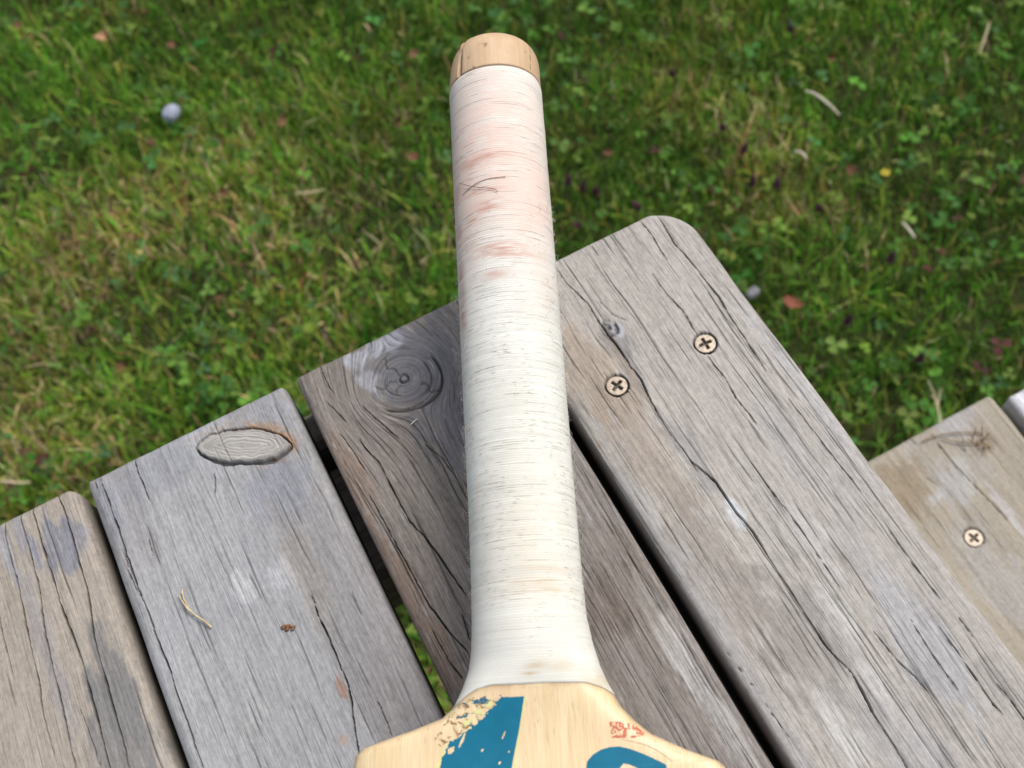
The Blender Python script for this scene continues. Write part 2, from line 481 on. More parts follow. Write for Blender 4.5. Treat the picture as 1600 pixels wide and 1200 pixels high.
    Z = top - drop + h * np.clip(dd / .001, .2, 1)
    V = np.stack([wx, wy, Z], -1).reshape(-1, 3)
    nr, nc = X.shape
    F = grid_faces(nr, nc)
    # skirt and underside
    loop = np.concatenate([np.arange(nc), np.arange(1, nr) * nc + nc - 1, (nr - 1) * nc + np.arange(nc - 2, -1, -1), np.arange(nr - 2, 0, -1) * nc])
    n0 = len(V); nl = len(loop)
    low = V[loop].copy(); low[:, 2] = top - thick
    mid = V[loop].copy(); mid[:, 2] = top - edge - .004
    V = np.vstack([V, mid, low, [[(x0 + x1) / 2, (y_end + y_near) / 2, top - thick]]])
    k = np.arange(nl); k2 = (k + 1) % nl
    S1 = np.stack([loop[k], n0 + k, n0 + k2, loop[k2]], -1)
    S2 = np.stack([n0 + k, n0 + nl + k, n0 + nl + k2, n0 + k2], -1)
    T = np.stack([n0 + nl + k, np.full(nl, n0 + 2 * nl), n0 + nl + k2], -1)
    gr = np.stack([g, along, np.full_like(g, seed * .37)], -1).reshape(-1, 3)
    gm = gr[loop].copy(); gm[:, 0] += .006; gl = gr[loop].copy(); gl[:, 0] += thick
    gr = np.vstack([gr, gm, gl, [[0, 0, 0]]])
    cf = c.reshape(-1, 3); cl = cf[loop]
    cf = np.vstack([cf, cl, cl, [tint]])
    cc = np.r_[cr.ravel(), np.zeros(2 * nl + 1)]
    o = mesh_np(name, V, [F, S1, S2, T], mat, None, True,
                {'grain': ('FLOAT_VECTOR', gr), 'tint': ('FLOAT_COLOR', cf), 'crack': ('FLOAT', cc)})
    if parent: o.parent = parent
    return o

def pxl(pts, z=TABLE_Z):
    return [tuple(at(a, b, z)[:2]) for a, b in pts]

def blob(px, py, rx, ry, col, st, z=TABLE_Z):
    p = at(px, py, z)
    return (p[0], p[1], rx * .001, ry * .001, srgb(*col), st)

tsc = NT('zinc_screw')
cs_ = tsc.attr('crack').outputs['Fac']
sn = tsc.noise(tsc.n('ShaderNodeNewGeometry').outputs['Position'], 900, 3)
scol = tsc.mix(tsc.ramp(sn, .35, .65), (.34, .27, .22, 1), (.44, .38, .29, 1))
scol = tsc.mix(cs_, scol, (.05, .040, .022, 1))
tsc.b.inputs['Metallic'].default_value = .35
MAT_SCREW = tsc.out(scol, .5, sn, .1, .0002, .5)

def screw(parent, px, py, top, radius, turn, sink=.0003):
    """flat head with a cross recess, set in its countersunk hole"""
    p = at(px, py, top)
    rr = np.r_[np.linspace(0, .93, 26), .965, .99, 1.0, .97, .6] * radius
    th = np.linspace(0, 2 * np.pi, 73)[:-1]
    Rg, Tg = np.meshgrid(rr, th, indexing='ij')
    x = Rg * np.cos(Tg + turn); y = Rg * np.sin(Tg + turn)
    u = Rg * np.cos(Tg); v = Rg * np.sin(Tg)
    arm = .13 * radius
    def slot(a, b): return smooth(arm + .00018, arm - .00012, np.abs(b)) * smooth(.66 * radius, .56 * radius, np.abs(a))
    cross = np.maximum(slot(u, v), slot(v, u))
    z = -.0017 * cross * (1 - .35 * Rg / radius) + .00012 * (1 - (Rg / radius) ** 2)
    z[-5] = -.00006; z[-4] = -.00015; z[-3] = -.0003; z[-2] = -.0009; z[-1] = -.0022
    V = np.stack([x + p[0], y + p[1], z + top - sink], -1).reshape(-1, 3)
    grime = np.clip(cross * .9 + .55 * smooth(.86, 1.0, Rg / radius) * noise(Tg * 1.3 + px, Tg * 0 + py, 3) + .25 * (fbm(x * 900 + px, y * 900, 5) > .62), 0, 1)
    o = mesh_np('screw', V, grid_faces(len(rr), len(th), True), MAT_SCREW, parent, True, {'crack': ('FLOAT', grime.ravel())})
    return o

# --- the table
WA, WB, WC, WD = wood_material('board_tan', .32, .35, .75), wood_material('board_grey', .5, .35, .85), wood_material('board_dark', 1.1, .7, 1.1, .7), wood_material('board_silver', .36, .6, .85)
WE = wood_material('board_bench', .8, .5, .6)
table = thing('picnic_table', 'weathered grey wooden picnic table of spaced planks, the bat lying on it', 'picnic table', (-.1, -.4, 0))
table_parts = []
X1R, X2L, X2R, X3L, X3R, X4L, X4R = -.11227, -.10849, -.02306, -.01806, .06737, .07231, .15774
YE = (.2312, .2305, .2311, .2259)
NEAR, FINE = -1.25, -.035

P1_CR = [(pxl([(49, 791), (58, 822), (66, 856), (77, 886), (86, 912), (93, 938), (100, 960), (112, 990), (128, 1032), (140, 1080), (154, 1130), (172, 1198), (180, 1230)]), .00055, .004),
         (pxl([(89, 772), (100, 796), (112, 838), (124, 880), (136, 918), (148, 1000), (164, 1058), (176, 1104), (190, 1146), (198, 1176), (205, 1220)]), .0005, .004),
         (pxl([(30, 798), (34, 818), (45, 856), (54, 890), (62, 920), (68, 975), (78, 1024), (90, 1072), (98, 1108), (108, 1156), (118, 1198), (124, 1230)]), .00042, .003),
         (pxl([(6, 812), (9, 840), (17, 876), (26, 902), (35, 945), (48, 1012), (60, 1060), (66, 1110), (76, 1150), (86, 1184)]), .0004, .003),
         (pxl([(126, 1110), (140, 1146), (158, 1196)]), .00022, .001), (pxl([(-30, 860), (-8, 920), (0, 970), (10, 1020)]), .0003, .002)]
P2_CR = [(pxl([(154, 741), (160, 760), (174, 794), (186, 830), (194, 856), (206, 892), (222, 936), (232, 960), (244, 994), (266, 1050), (286, 1114), (300, 1152), (316, 1198), (322, 1230)]), .00048, .0035),
         (pxl([(192, 850), (200, 892), (209, 912), (218, 930)]), .0003, .002),
         (pxl([(208, 714), (215, 738), (226, 762), (233, 780)]), .00042, .002), (pxl([(146, 746), (152, 764)]), .0003, .0015),
         (pxl([(335, 740), (336, 755), (335, 772)]), .00035, .0015),
         (pxl([(487, 930), (496, 960), (510, 988), (528, 1034), (542, 1064), (550, 1100), (552, 1126), (560, 1170), (562, 1210)]), .00045, .003),
         (pxl([(590, 1096), (606, 1130), (612, 1150)]), .0003, .001), (pxl([(232, 842), (238, 868)]), .00025, .001)]
P3_CR = [(pxl([(498, 568), (506, 588), (520, 614)]), .0003, .0015), (pxl([(510, 628), (524, 642), (540, 658)]), .0003, .0015),
         (pxl([(566, 634), (590, 656), (610, 674), (622, 684)]), .0003, .0018), (pxl([(532, 678), (552, 706), (570, 734)]), .00028, .0015),
         (pxl([(559, 681), (572, 702), (592, 722), (604, 744), (614, 766), (621, 779), (640, 815), (665, 840), (700, 890), (728, 930)]), .0004, .0025),
         (pxl([(578, 775), (600, 815), (625, 862), (648, 905), (670, 945), (700, 985), (732, 1020)]), .00036, .0025),
         (pxl([(676, 985), (700, 1030), (722, 1060)]), .0003, .002), (pxl([(722, 960), (730, 985), (734, 1000)]), .0003, .002),
         (pxl([(665, 695), (690, 715), (712, 745)]), .00022, .001)]
P4_CR = [(pxl([(868, 419), (888, 445), (917, 473), (935, 501), (951, 524), (962, 538), (976, 558), (987, 575), (1002, 592), (1010, 612), (1030, 651), (1040, 668), (1080, 720), (1120, 755), (1150, 800), (1175, 830), (1220, 900), (1255, 955), (1290, 1010), (1330, 1050), (1365, 1115), (1410, 1185), (1430, 1230)]), .00042, .0035),
         (pxl([(951, 524), (968, 515), (983, 508)]), .0003, .002),
         (pxl([(1030, 340), (1053, 379), (1087, 419), (1121, 462), (1143, 498), (1172, 541), (1197, 581)]), .00042, .0025),
         (pxl([(999, 344), (1019, 368), (1041, 405)]), .0003, .0015),
         (pxl([(1019, 428), (1044, 462), (1070, 490), (1086, 518)]), .0003, .002), (pxl([(1106, 554), (1115, 569), (1132, 589), (1150, 622), (1185, 665)]), .00034, .002),
         (pxl([(1175, 725), (1215, 780), (1250, 825), (1280, 870), (1310, 915)]), .0003, .002),
         (pxl([(1366, 988), (1382, 1008), (1404, 1034), (1428, 1056), (1452, 1082)]), .0003, .0015),
         (pxl([(1424, 970), (1460, 1028), (1480, 1056), (1500, 1082)]), .0003, .0015),
         (pxl([(1468, 980), (1496, 1020), (1528, 1066), (1552, 1100), (1568, 1118)]), .00036, .002),
         (pxl([(1558, 1068), (1580, 1096), (1604, 1130)]), .00036, .002), (pxl([(1496, 962), (1520, 996)]), .0003, .0015),
         (pxl([(1228, 618), (1270, 672), (1310, 724), (1345, 768)]), .0003, .0015), (pxl([(1390, 830), (1425, 880), (1470, 938)]), .0003, .0015),
         (pxl([(935, 470), (958, 492), (978, 500)]), .0002, .0008), (pxl([(1130, 1010), (1190, 1090), (1230, 1150)]), .0002, .001)]
LENS = pxl([(280 + a / 7.27, 640 + b / 7.27) for a, b in [(208, 440), (240, 370), (330, 310), (420, 270), (560, 237), (760, 222), (930, 228), (1080, 265), (1180, 320), (1260, 385), (1270, 410), (1200, 470), (1080, 545), (880, 590), (700, 592), (520, 582), (360, 545), (250, 500)]])
K3 = at(631, 591, TABLE_Z)
K4 = at(952, 512, TABLE_Z)
S4 = [(964, 602), (1102, 536)]
SR = .0042
hole4 = [(*at(a, b, TABLE_Z)[:2], SR + .0001) for a, b in S4]

T_TAN, T_GREY, T_DARK, T_SILV = srgb(147, 139, 129), srgb(146, 147, 149), srgb(118, 111, 105), srgb(157, 152, 146)
table_parts.append(board('plank', None, X1R - .0854, X1R, YE[0], NEAR, TABLE_Z, .028, 101, WA, T_TAN, (.003, .006), .0045, P1_CR, (), [
    blob(92, 850, 11, 13, (117, 118, 127), .85), blob(70, 1010, 4, 40, (120, 120, 128), .4), blob(178, 1080, 9, 26, (108, 107, 107), .85), blob(190, 1170, 12, 26, (112, 111, 110), .8),
    blob(10, 860, 3, 18, (135, 138, 150), .5), blob(30, 830, 3, 12, (120, 122, 135), .5)],
    hair=35, ridge=.0001, fine_to=FINE, cool=srgb(141, 137, 133)))
table_parts.append(board('plank', None, X2L, X2R, YE[1], NEAR, TABLE_Z, .028, 202, WB, T_GREY, (.0025, .0025), .0042, P2_CR, (
    ), [
    blob(250, 735, 22, 10, (128, 130, 138), .5), blob(420, 650, 14, 9, (140, 142, 148), .5), blob(440, 760, 14, 18, (128, 131, 140), .6), blob(170, 790, 4, 24, (120, 122, 132), .6),
    blob(300, 850, 20, 24, (150, 150, 150), .4), blob(350, 1120, 25, 30, (152, 150, 148), .35), blob(380, 915, 5, 8, (178, 178, 180), .55), blob(440, 900, 6, 8, (175, 175, 178), .5),
    blob(640, 1080, 14, 30, (128, 124, 124), .6), blob(590, 930, 10, 40, (132, 128, 128), .5), blob(536, 1080, 1.6, 6, (138, 98, 74), .6), blob(536, 1156, 2.2, 1.8, (148, 124, 110), .5), blob(480, 900, 8, 30, (136, 128, 120), .4)],
    hair=55, dx=.0003, dy=.00045, ridge=.00018, fine_to=FINE, cool=srgb(134, 132, 132), lens=LENS))
table_parts.append(board('plank', None, X3L, X3R, YE[2], NEAR, TABLE_Z, .028, 303, WC, T_DARK, (.0025, .0025), .0034, P3_CR, (
    (K3[0], K3[1], .0150, 1.0),), [
    blob(640, 560, 24, 18, (104, 105, 110), .8), blob(700, 640, 16, 30, (99, 98, 103), .75), blob(560, 560, 9, 5, (150, 152, 158), .6), blob(590, 545, 14, 5, (150, 152, 160), .7), blob(575, 595, 5, 5, (160, 160, 166), .55),  # second blob, left of the handle: bat's soft shadow painted into the plank
    blob(545, 745, 8, 22, (124, 106, 92), .6), blob(640, 940, 7, 40, (112, 96, 84), .7), blob(1050, 1000, 5, 34, (165, 163, 160), .55), blob(1000, 900, 9, 24, (112, 104, 96), .5),
    blob(1120, 1120, 5, 30, (160, 158, 156), .5), blob(950, 950, 12, 14, (92, 82, 74), .5)],
    hair=110, dy=.0006, ridge=.0003, fine_to=FINE, cool=srgb(124, 118, 114), hair_w=.9))
table_parts.append(board('plank', None, X4L, X4R, YE[3], NEAR, TABLE_Z, .028, 404, WD, T_SILV, (.0025, .019), .0028, P4_CR, (
    (K4[0], K4[1], .0030, 1.3),), [
    blob(960, 530, 6, 10, (118, 116, 118), .75), blob(965, 515, 3, 4, (170, 172, 178), .7), blob(985, 575, 4, 14, (108, 106, 106), .65), blob(930, 590, 14, 30, (150, 136, 120), .65), blob(1000, 700, 12, 40, (140, 128, 116), .5),
    blob(1150, 800, 3.2, 7, (188, 190, 192), .8), blob(1262, 830, 5, 12, (172, 168, 166), .7), blob(1295, 885, 3, 14, (172, 168, 166), .55), blob(1310, 960, 4, 16, (174, 172, 168), .65), blob(1300, 1115, 5, 14, (180, 178, 174), .65),
    blob(1330, 1170, 6, 9, (178, 176, 172), .6), blob(1365, 1060, 4, 8, (178, 176, 174), .5), blob(1250, 1000, 16, 30, (122, 117, 113), .5), blob(1130, 900, 12, 40, (128, 121, 115), .5), blob(1440, 1000, 10, 30, (150, 152, 158), .5),
    blob(1180, 1130, 5, 14, (130, 112, 108), .5), blob(1075, 700, 5, 20, (118, 118, 120), .5), blob(1250, 600, 4, 40, (168, 168, 170), .4)],
    holes=hole4, hair=120, hair_w=.8, ridge=.0001, fine_to=FINE, cool=srgb(149, 147, 146), warp=.003))
for (a, b), tn in zip(S4, (.42, -.05)):
    screw(table_parts[-1], a, b, TABLE_Z, SR, tn)
# the boards beyond the left edge of the picture
for k, (x1, sd_) in enumerate(((X1R - .0854 - .0045, 505), (X1R - 2 * .0854 - .009, 606), (X1R - 3 * .0854 - .0135, 707))):
    table_parts.append(board('plank', None, x1 - .0854, x1, .2305, NEAR, TABLE_Z, .028, sd_, (WB, WA, WD)[k], (T_GREY, T_TAN, T_SILV)[k], (.003, .003) if k < 2 else (.019, .003), .0042, (), (), (), hair=60, fine_to=.0, dx=.0007, dy=.002))
XL = X1R - 4 * .0854 - .0135

def lumber(name, c0, c1, w, h, mat, seed, tint, up=(0, 0, 1)):
    """a sawn timber from c0 to c1 with eased edges"""
    c0 = Vector(c0); c1 = Vector(c1); ax = (c1 - c0); L = ax.length; ax.normalize()
    side = ax.cross(Vector(up)).normalized(); upv = side.cross(ax)
    b = .003
    prof = [(-w / 2 + b, -h / 2), (w / 2 - b, -h / 2), (w / 2, -h / 2 + b), (w / 2, h / 2 - b), (w / 2 - b, h / 2), (-w / 2 + b, h / 2), (-w / 2, h / 2 - b), (-w / 2, -h / 2 + b)]
    n = 14
    V = []; G = []
    for i in range(n):
        s = L * i / (n - 1)
        for j, (a, c) in enumerate(prof):
            p = c0 + ax * s + side * a + upv * c
            V.append(p); G.append((a + c + .2, s, seed * .31))
    nv = len(V)
    V += [c0, c1]; G += [(0, 0, 0), (0, L, 0)]
    F = grid_faces(n, 8, True)
    T = [(nv, (j + 1) % 8, j) for j in range(8)] + [(nv + 1, (n - 1) * 8 + j, (n - 1) * 8 + (j + 1) % 8) for j in range(8)]
    o = mesh_np(name, np.array([tuple(v) for v in V]), [F, np.array(T)], mat, None, False,
                {'grain': ('FLOAT_VECTOR', G), 'tint': ('FLOAT_COLOR', np.tile(np.array(tint), (len(V), 1))), 'crack': ('FLOAT', np.zeros(len(V)))})
    return o

# battens and frame under the boards, seen down the gaps
zb = TABLE_Z - .0285
T_BEAM = srgb(112, 106, 98)
ymid = lambda px, py: at(px, py, zb)[1]
ya, yb = ymid(150, 808), ymid(164, 868)
wb1 = abs(ya - yb)
yc = (ya + yb) / 2
def beam(y, w, h, z, name='cross_batten', ext=0.0):
    o = lumber(name, (XL + .01 - ext, y, z), (X4R - .012 + ext, y, z), w, h, WC, 31, T_BEAM)
    table_parts.append(o); return o
beam(yc, wb1, .046, zb - .0232)
y2a = at(181, 902, zb - .006)[1]; y2b = at(262, 1143, zb - .006 - .045)[1]       # far top edge, near bottom edge
beam((y2a + y2b) / 2, abs(y2a - y2b), .045, zb - .0225 - .006)
beam(-.5, .07, .045, zb - .0227)
beam(-.085, .08, .045, zb - .0227)
beam(-1.12, .04, .022, zb - .0112)
table_parts.append(lumber('batten', ((X3R + X4L) / 2, y2b - .004, zb - .0112), ((X3R + X4L) / 2, -.043, zb - .0112), .05, .022, WC, 37, T_BEAM))
xm = (XL + X4R) / 2
for y0 in ((y2a + y2b) / 2, -1.0):
    y0 = -.035 if y0 > 0 else y0
    for s in (-1, 1):
        table_parts.append(lumber('leg', (xm + s * .13, y0 - .05, zb - .03), (xm + s * .30, y0 - .05, 0.0), .045, .095, WC, 41, T_BEAM, (0, 1, 0)))
    table_parts.append(lumber('stretcher', (xm - .19, y0 - .095, .40), (xm + .19, y0 - .095, .40), .04, .07, WC, 43, T_BEAM))
for o in table_parts:
    o.parent = table
    o.matrix_parent_inverse = Matrix.Translation(-Vector(table.location))

# --- the lower bench beside it
BZ = TABLE_Z - .24
pr = at(1548, 614, BZ); pl2 = at(1574, 621, BZ)
bx1 = pr[0]; bx0 = bx1 - .118; by = pr[1]
T_B1, T_B2 = srgb(150, 142, 128), srgb(192, 192, 197)
bench = thing('bench', 'lower weathered wooden bench at the right, behind the corner of the table', 'bench', (bx1, -.4, 0))
BC = [(pxl([(1455, 676), (1470, 700), (1495, 730), (1520, 756), (1550, 786), (1580, 820)], BZ), .0006, .002), (pxl([(1422, 682), (1430, 694)], BZ), .0006, .0015), (pxl([(1440, 740), (1470, 762)], BZ), .0003, .001)]
bp = board('plank', None, bx0, bx1, by, -1.2, BZ, .03, 808, WE, T_B1, (.003, .004), .0045, BC, (), [
    blob(1400, 770, 26, 22, (132, 118, 98), .75, BZ), blob(1495, 750, 14, 16, (164, 163, 162), .65, BZ), blob(1490, 660, 16, 8, (158, 156, 158), .6, BZ), blob(1560, 900, 16, 40, (160, 158, 156), .5, BZ),
    blob(1540, 695, 12, 8, (118, 100, 80), .5, BZ), blob(1575, 800, 3, 26, (182, 178, 178), .6, BZ), blob(1460, 780, 6, 4, (172, 172, 176), .6, BZ)],
    holes=[(*at(1522, 840, BZ)[:2], .0054)], hair=50, ridge=.00012, fine_to=-.1, cool=srgb(150, 145, 136), dx=.0006, dy=.0016)
screw(bp, 1522, 840, BZ, .0053, .25, .0005)
bp2 = board('plank', None, pl2[0], pl2[0] + .118, pl2[1], -1.2, BZ + .001, .03, 909, WE, T_B2, (.003, .003), .0035, (), (), (), hair=40, fine_to=-.0, dx=.001, dy=.003)
bench_parts = [bp, bp2]
for y0 in (.03, -1.05):
    bench_parts.append(lumber('cross_batten', (bx0 + .012, y0, BZ - .0305 - .02), (pl2[0] + .106, y0, BZ - .0305 - .02), .045, .038, WC, 51, T_BEAM))
    for xx in (bx0 + .05, pl2[0] + .07):
        bench_parts.append(lumber('leg', (xx, y0 - .046, BZ - .032), (xx, y0 - .046, 0), .045, .07, WC, 53, T_BEAM, (0, 1, 0)))
for o in bench_parts:
    o.parent = bench
    o.matrix_parent_inverse = Matrix.Translation(-Vector(bench.location))

# ------------------------------------------------------------------ cricket bat
B0 = np.array([0.09771963, 0.26235115, 0.06212196 + TABLE_Z])
BD = np.array([-0.41475739, -0.90440542, -0.10013557])
BE = np.array([0.90897411, -0.41685258, 0.0])
BN = np.array([-0.04174177, -0.09102064, 0.9949738])

def bat_sx(px, py, h):
    """pixel -> (along the handle, across it) on the bat's own plane raised by h"""
    r_ = ray(px, py); t = np.dot(B0 + BN * h - CAM_POS, BN) / np.dot(r_, BN)
    q = CAM_POS + r_ * t - B0
    return np.dot(q, BD), np.dot(q, BE)

R0 = .0172                                         # bare handle; the binding adds to it
S_JOIN = bat_sx(771, 101, .0175)[0]
S_END = bat_sx(769, 53.5, .0128)[0]
SA = np.array([-.05, .165, .1835, .195, .203, .2092, .2153, .2197, .2231, .2262, .2285, .2302, .2322, .235, .245, .30, .60, .79])
AL = np.array([17.1, 17.1, 17.3, 17.7, 18.3, 19.4, 21.6, 23.8, 28.0, 37.9, 46.5, 52.0, 54.2, 54.8, 55, 55, 55, 54]) * .001
SB = np.array([-.05, .165, .1835, .195, .203, .2100, .2150, .2192, .2230, .2272, .2313, .2364, .2400, .2422, .25, .30, .60, .79])
AR = np.array([17.1, 17.1, 17.3, 17.7, 18.9, 20.6, 22.4, 24.4, 26.3, 29.8, 34.4, 44.4, 53.0, 55.0, 55, 55, 55, 54]) * .001

def cs(s):
    """centre offset along BN, half widths, front, back and squareness of the bat at s"""
    s = np.asarray(s, float)
    z = .0382 + .0 * s
    off = np.where(s > .24, ((.034 + .0042 * np.exp(-(s - .24) / .042)) - (.0621 - .10013557 * s)) / .995, 0)
    aL = np.interp(s, SA, AL); aR = np.interp(s, SB, AR)
    t = smooth(.195, .236, s)
    bf = .0171 * (1 - t) + .0125 * t
    bb = np.interp(s, [0, .2, .236, .30, .62, .79], [.0171, .0171, .0115, .016, .0325, .014])
    n = 2 + 5.5 * smooth(.206, .236, s)
    nb = 2 + 1.2 * smooth(.206, .25, s)
    return off, aL, aR, bf, bb, n, nb

def section(s, th, grow=0.0):
    off, aL, aR, bf, bb, n, nb = cs(s)
    c = np.cos(th); q = np.sin(th)
    nn_ = np.where(q >= 0, n, nb)
    x = np.sign(c) * np.abs(c) ** (2 / nn_) * (np.where(c > 0, aR, aL) + grow)
    h = np.sign(q) * np.abs(q) ** (2 / nn_) * (np.where(q >= 0, bf, bb) + grow) + off
    return x, h

def to_world(s, x, h):
    return B0 + np.asarray(s)[..., None] * BD + np.asarray(x)[..., None] * BE + np.asarray(h)[..., None] * BN

def face_h(s, x):
    off, aL, aR, bf, bb, n, nb = cs(s)
    a = np.where(x > 0, aR, aL)
    return off + bf * np.maximum(1 - np.minimum(np.abs(x) / a, 1) ** n, 0) ** (1 / n)

bat = thing('cricket_bat', 'worn cricket bat with pale string-bound handle lying across the table planks', 'cricket bat', tuple(to_world(np.array(.45), np.array(0.), np.array(-.02))))
bat_parts = []

# willow and handle-end wood
tw = NT('willow')
bg_ = tw.attr('grain').outputs['Vector']
w1 = tw.noise(tw.vmul(bg_, (420, 7, 300)), 1, 4); w2 = tw.noise(tw.vmul(bg_, (2600, 60, 900)), 1, 3, .7); w3 = tw.noise(tw.vmul(bg_, (60, 45, 60)), 1, 4)
w4 = tw.noise(tw.vmul(bg_, (1700, 90, 900)), 1, 2)
wc = tw.mix(tw.ramp(w1, .35, .65), (.665, .51, .295, 1), (.72, .575, .36, 1))
wc = tw.mix(tw.ramp(w2, .45, .75, 0, .5), wc, (.42, .27, .12, 1))
wc = tw.mix(tw.ramp(w3, .50, .72, 0, .55), wc, (.66, .46, .30, 1))
wc = tw.mix(tw.ramp(w4, .67, .75, 0, .6), wc, (.22, .12, .05, 1))
wc = tw.mix(tw.math('MULTIPLY', tw.attr('crack').outputs['Fac'], .85), wc, tw.attr('tint').outputs['Color'])
tw.b.inputs['Coat Weight'].default_value = .04
MAT_WILLOW = tw.out(wc, .42, w2, .12, .0004, .4)

tc = NT('cane_end')
cg = tc.attr('grain').outputs['Vector']
c1 = tc.noise(tc.vmul(cg, (500, 22, 500)), 1, 4); c2 = tc.noise(tc.vmul(cg, (1900, 90, 1900)), 1, 3, .7); c3 = tc.noise(tc.vmul(cg, (230, 190, 230)), 1, 3)
cc_ = tc.mix(tc.ramp(c1, .35, .65), (.52, .355, .215, 1), (.575, .41, .26, 1))
cc_ = tc.mix(tc.ramp(c2, .5, .75, 0, .3), cc_, (.34, .19, .09, 1))
cc_ = tc.mix(tc.ramp(tc.noise(tc.vmul(cg, (70, 60, 70)), 1, 3), .45, .7, 0, .5), cc_, (.42, .29, .18, 1))
cc_ = tc.mix(tc.ramp(c3, .66, .74, 0, .7), cc_, (.16, .09, .045, 1))
cc_ = tc.mix(tc.math('MULTIPLY', tc.attr('crack').outputs['Fac'], .9), cc_, (.035, .018, .010, 1))
MAT_CANE = tc.out(cc_, .55, c2, .2, .0004, .35)

# handle end: domed stub with the seam of its laminations
th = np.linspace(0, 2 * np.pi, 241)[:-1]
ss = np.r_[np.linspace(S_JOIN + .004, S_JOIN - .0001, 12), np.linspace(S_JOIN - .0003, S_END + .0085, 40)]
prof_r = np.full(len(ss), R0 + .0002)
prof_r -= .0005 * np.exp(-((ss - S_JOIN) / .00045) ** 2)
dome_t = np.linspace(0, np.pi / 2, 40)[1:]
ss = np.r_[ss, S_END + .0085 - .0085 * np.sin(dome_t)]
prof_r = np.r_[prof_r, (R0 + .0002 - .0048) + .0048 * np.cos(dome_t)]
for f in (.85, .5, .2, .01):
    ss = np.r_[ss, S_END - .0002]; prof_r = np.r_[prof_r, (R0 - .0046) * f]
S_, T_ = np.meshgrid(ss, th, indexing='ij'); PR = np.repeat(prof_r[:, None], len(th), 1)
# splits between laminations: one at the left edge, a fainter one at the right
seam = np.zeros_like(S_)
for th0, wd, dp in ((2.35, .0008, .0032), (.62, .00016, .0004)):
    dth = np.abs(np.angle(np.exp(1j * (T_ - th0 - 6 * (S_ - S_JOIN))))) * R0
    a = np.exp(-(dth / wd) ** 4) * (S_ < S_JOIN + .001)
    PR = PR - dp * a * np.minimum(PR / R0, 1); seam = np.maximum(seam, a)
    if th0 > 2: PR = PR - .0009 * (T_ > th0) * (T_ < 4.2) * (S_ < S_JOIN) * smooth(S_JOIN - .002, S_JOIN - .012, S_)
seam = np.maximum(seam, np.exp(-((S_ - S_JOIN) / .0004) ** 2) * .9)
V = to_world(S_, PR * np.cos(T_), PR * np.sin(T_)).reshape(-1, 3)
G = np.stack([PR * np.cos(T_), S_, PR * np.sin(T_)], -1).reshape(-1, 3)
bat_parts.append(mesh_np('handle_end', V, grid_faces(len(ss), len(th), True), MAT_CANE, None, True, {'grain': ('FLOAT_VECTOR', G), 'crack': ('FLOAT', seam.ravel())}))

# blade with its shoulders
S_B = lambda c: np.interp(c, [-1, -.8, -.62, -.37, 0, .57, .8, 1], [.2207, .2178, .2158, .2149, .2153, .2160, .2175, .2195])
ss = np.r_[np.linspace(.15, .20, 16), np.linspace(.2005, .2425, 190), np.linspace(.2432, .27, 40), np.linspace(.28, .765, 70)]
th = np.linspace(0, 2 * np.pi, 361)[:-1]
# even out the outline: crowd samples where the corner turns
S_, T_ = np.meshgrid(ss, th, indexing='ij')
x, h = section(S_, T_)
toe = np.sqrt(np.clip(1 - np.clip((S_ - .74) / .0251, 0, 1) ** 2.6, 0, 1)); x = x * (.55 + .45 * toe); 
scr = np.zeros_like(S_); tint = np.ones(S_.shape + (3,)) * np.array((.30, .06, .03))
# the red stamp: rows of small worn strokes, and soft pinkish rub below it
V = to_world(S_, x, h).reshape(-1, 3)
# edges rubbed brown
edge_d = smooth(.0022, .0002, np.minimum(np.abs(np.where(x > 0, cs(S_)[2], cs(S_)[1]) - np.abs(x)), .01)) * (S_ > .216) * (fbm(S_ * 300, T_ * 20, 3) > .35)
jn = S_ - S_B(np.cos(T_)); grime = np.exp(-np.abs(jn) / .0009) * smooth(.25, .6, fbm(T_ * 5, S_ * 300, 63)) * .75
scr = np.maximum(edge_d * .5, grime); tint = np.ones(S_.shape + (3,)) * np.array((.26, .15, .065))
G = np.stack([x, S_, h], -1).reshape(-1, 3)
nb = len(V); V = np.vstack([V, to_world(np.array([ss[0] - .001, ss[-1] + .0005]), np.zeros(2), cs(ss[[0, -1]])[0] - .004)])
nr, nc = S_.shape
caps = [(nb, (j + 1) % nc, j) for j in range(nc)] + [(nb + 1, (nr - 1) * nc + j, (nr - 1) * nc + (j + 1) % nc) for j in range(nc)]
G = np.vstack([G, [[0, 0, 0], [0, .77, 0]]])
blade = mesh_np('blade', V, [grid_faces(nr, nc, True), np.array(caps)], MAT_WILLOW, None, True,
                {'grain': ('FLOAT_VECTOR', G), 'crack': ('FLOAT', np.r_[scr.ravel(), 0, 0]), 'tint': ('FLOAT_COLOR', np.vstack([tint.reshape(-1, 3), [(.3, .06, .03)] * 2]))})
bat_parts.append(blade)

# string binding: wound turns, its lower edge following the splice
pitch = .00078
NTH = 96
th = np.linspace(0, 2 * np.pi, NTH + 1)[:-1]
nring = int((.2155 - S_JOIN) / .000125)
U = np.linspace(0, 1, nring)
U_, T_ = np.meshgrid(U, th, indexing='ij')
S_ = S_JOIN + .0002 + U_ * (S_B(np.cos(T_)) - S_JOIN - .0002)
turn = (S_ - S_JOIN) / pitch + .35 * (fbm(S_ * 120, T_ * .6, 61, 3) - .5) * 3 + T_ / (2 * np.pi)
ph = turn - np.floor(turn); tid = np.floor(turn)
k1 = hsh(tid, tid * 0, 71); k2 = noise(T_ * 1.8 + tid * 7.7, tid * 3.1, 72)
ridge = np.sqrt(np.maximum(1 - (2 * ph - 1) ** 2, 0)) * .00011 * (.55 + .45 * k1)
gap = ((k2 > .62) & (k1 > .30)).astype(float) * smooth(.62, .78, k2)
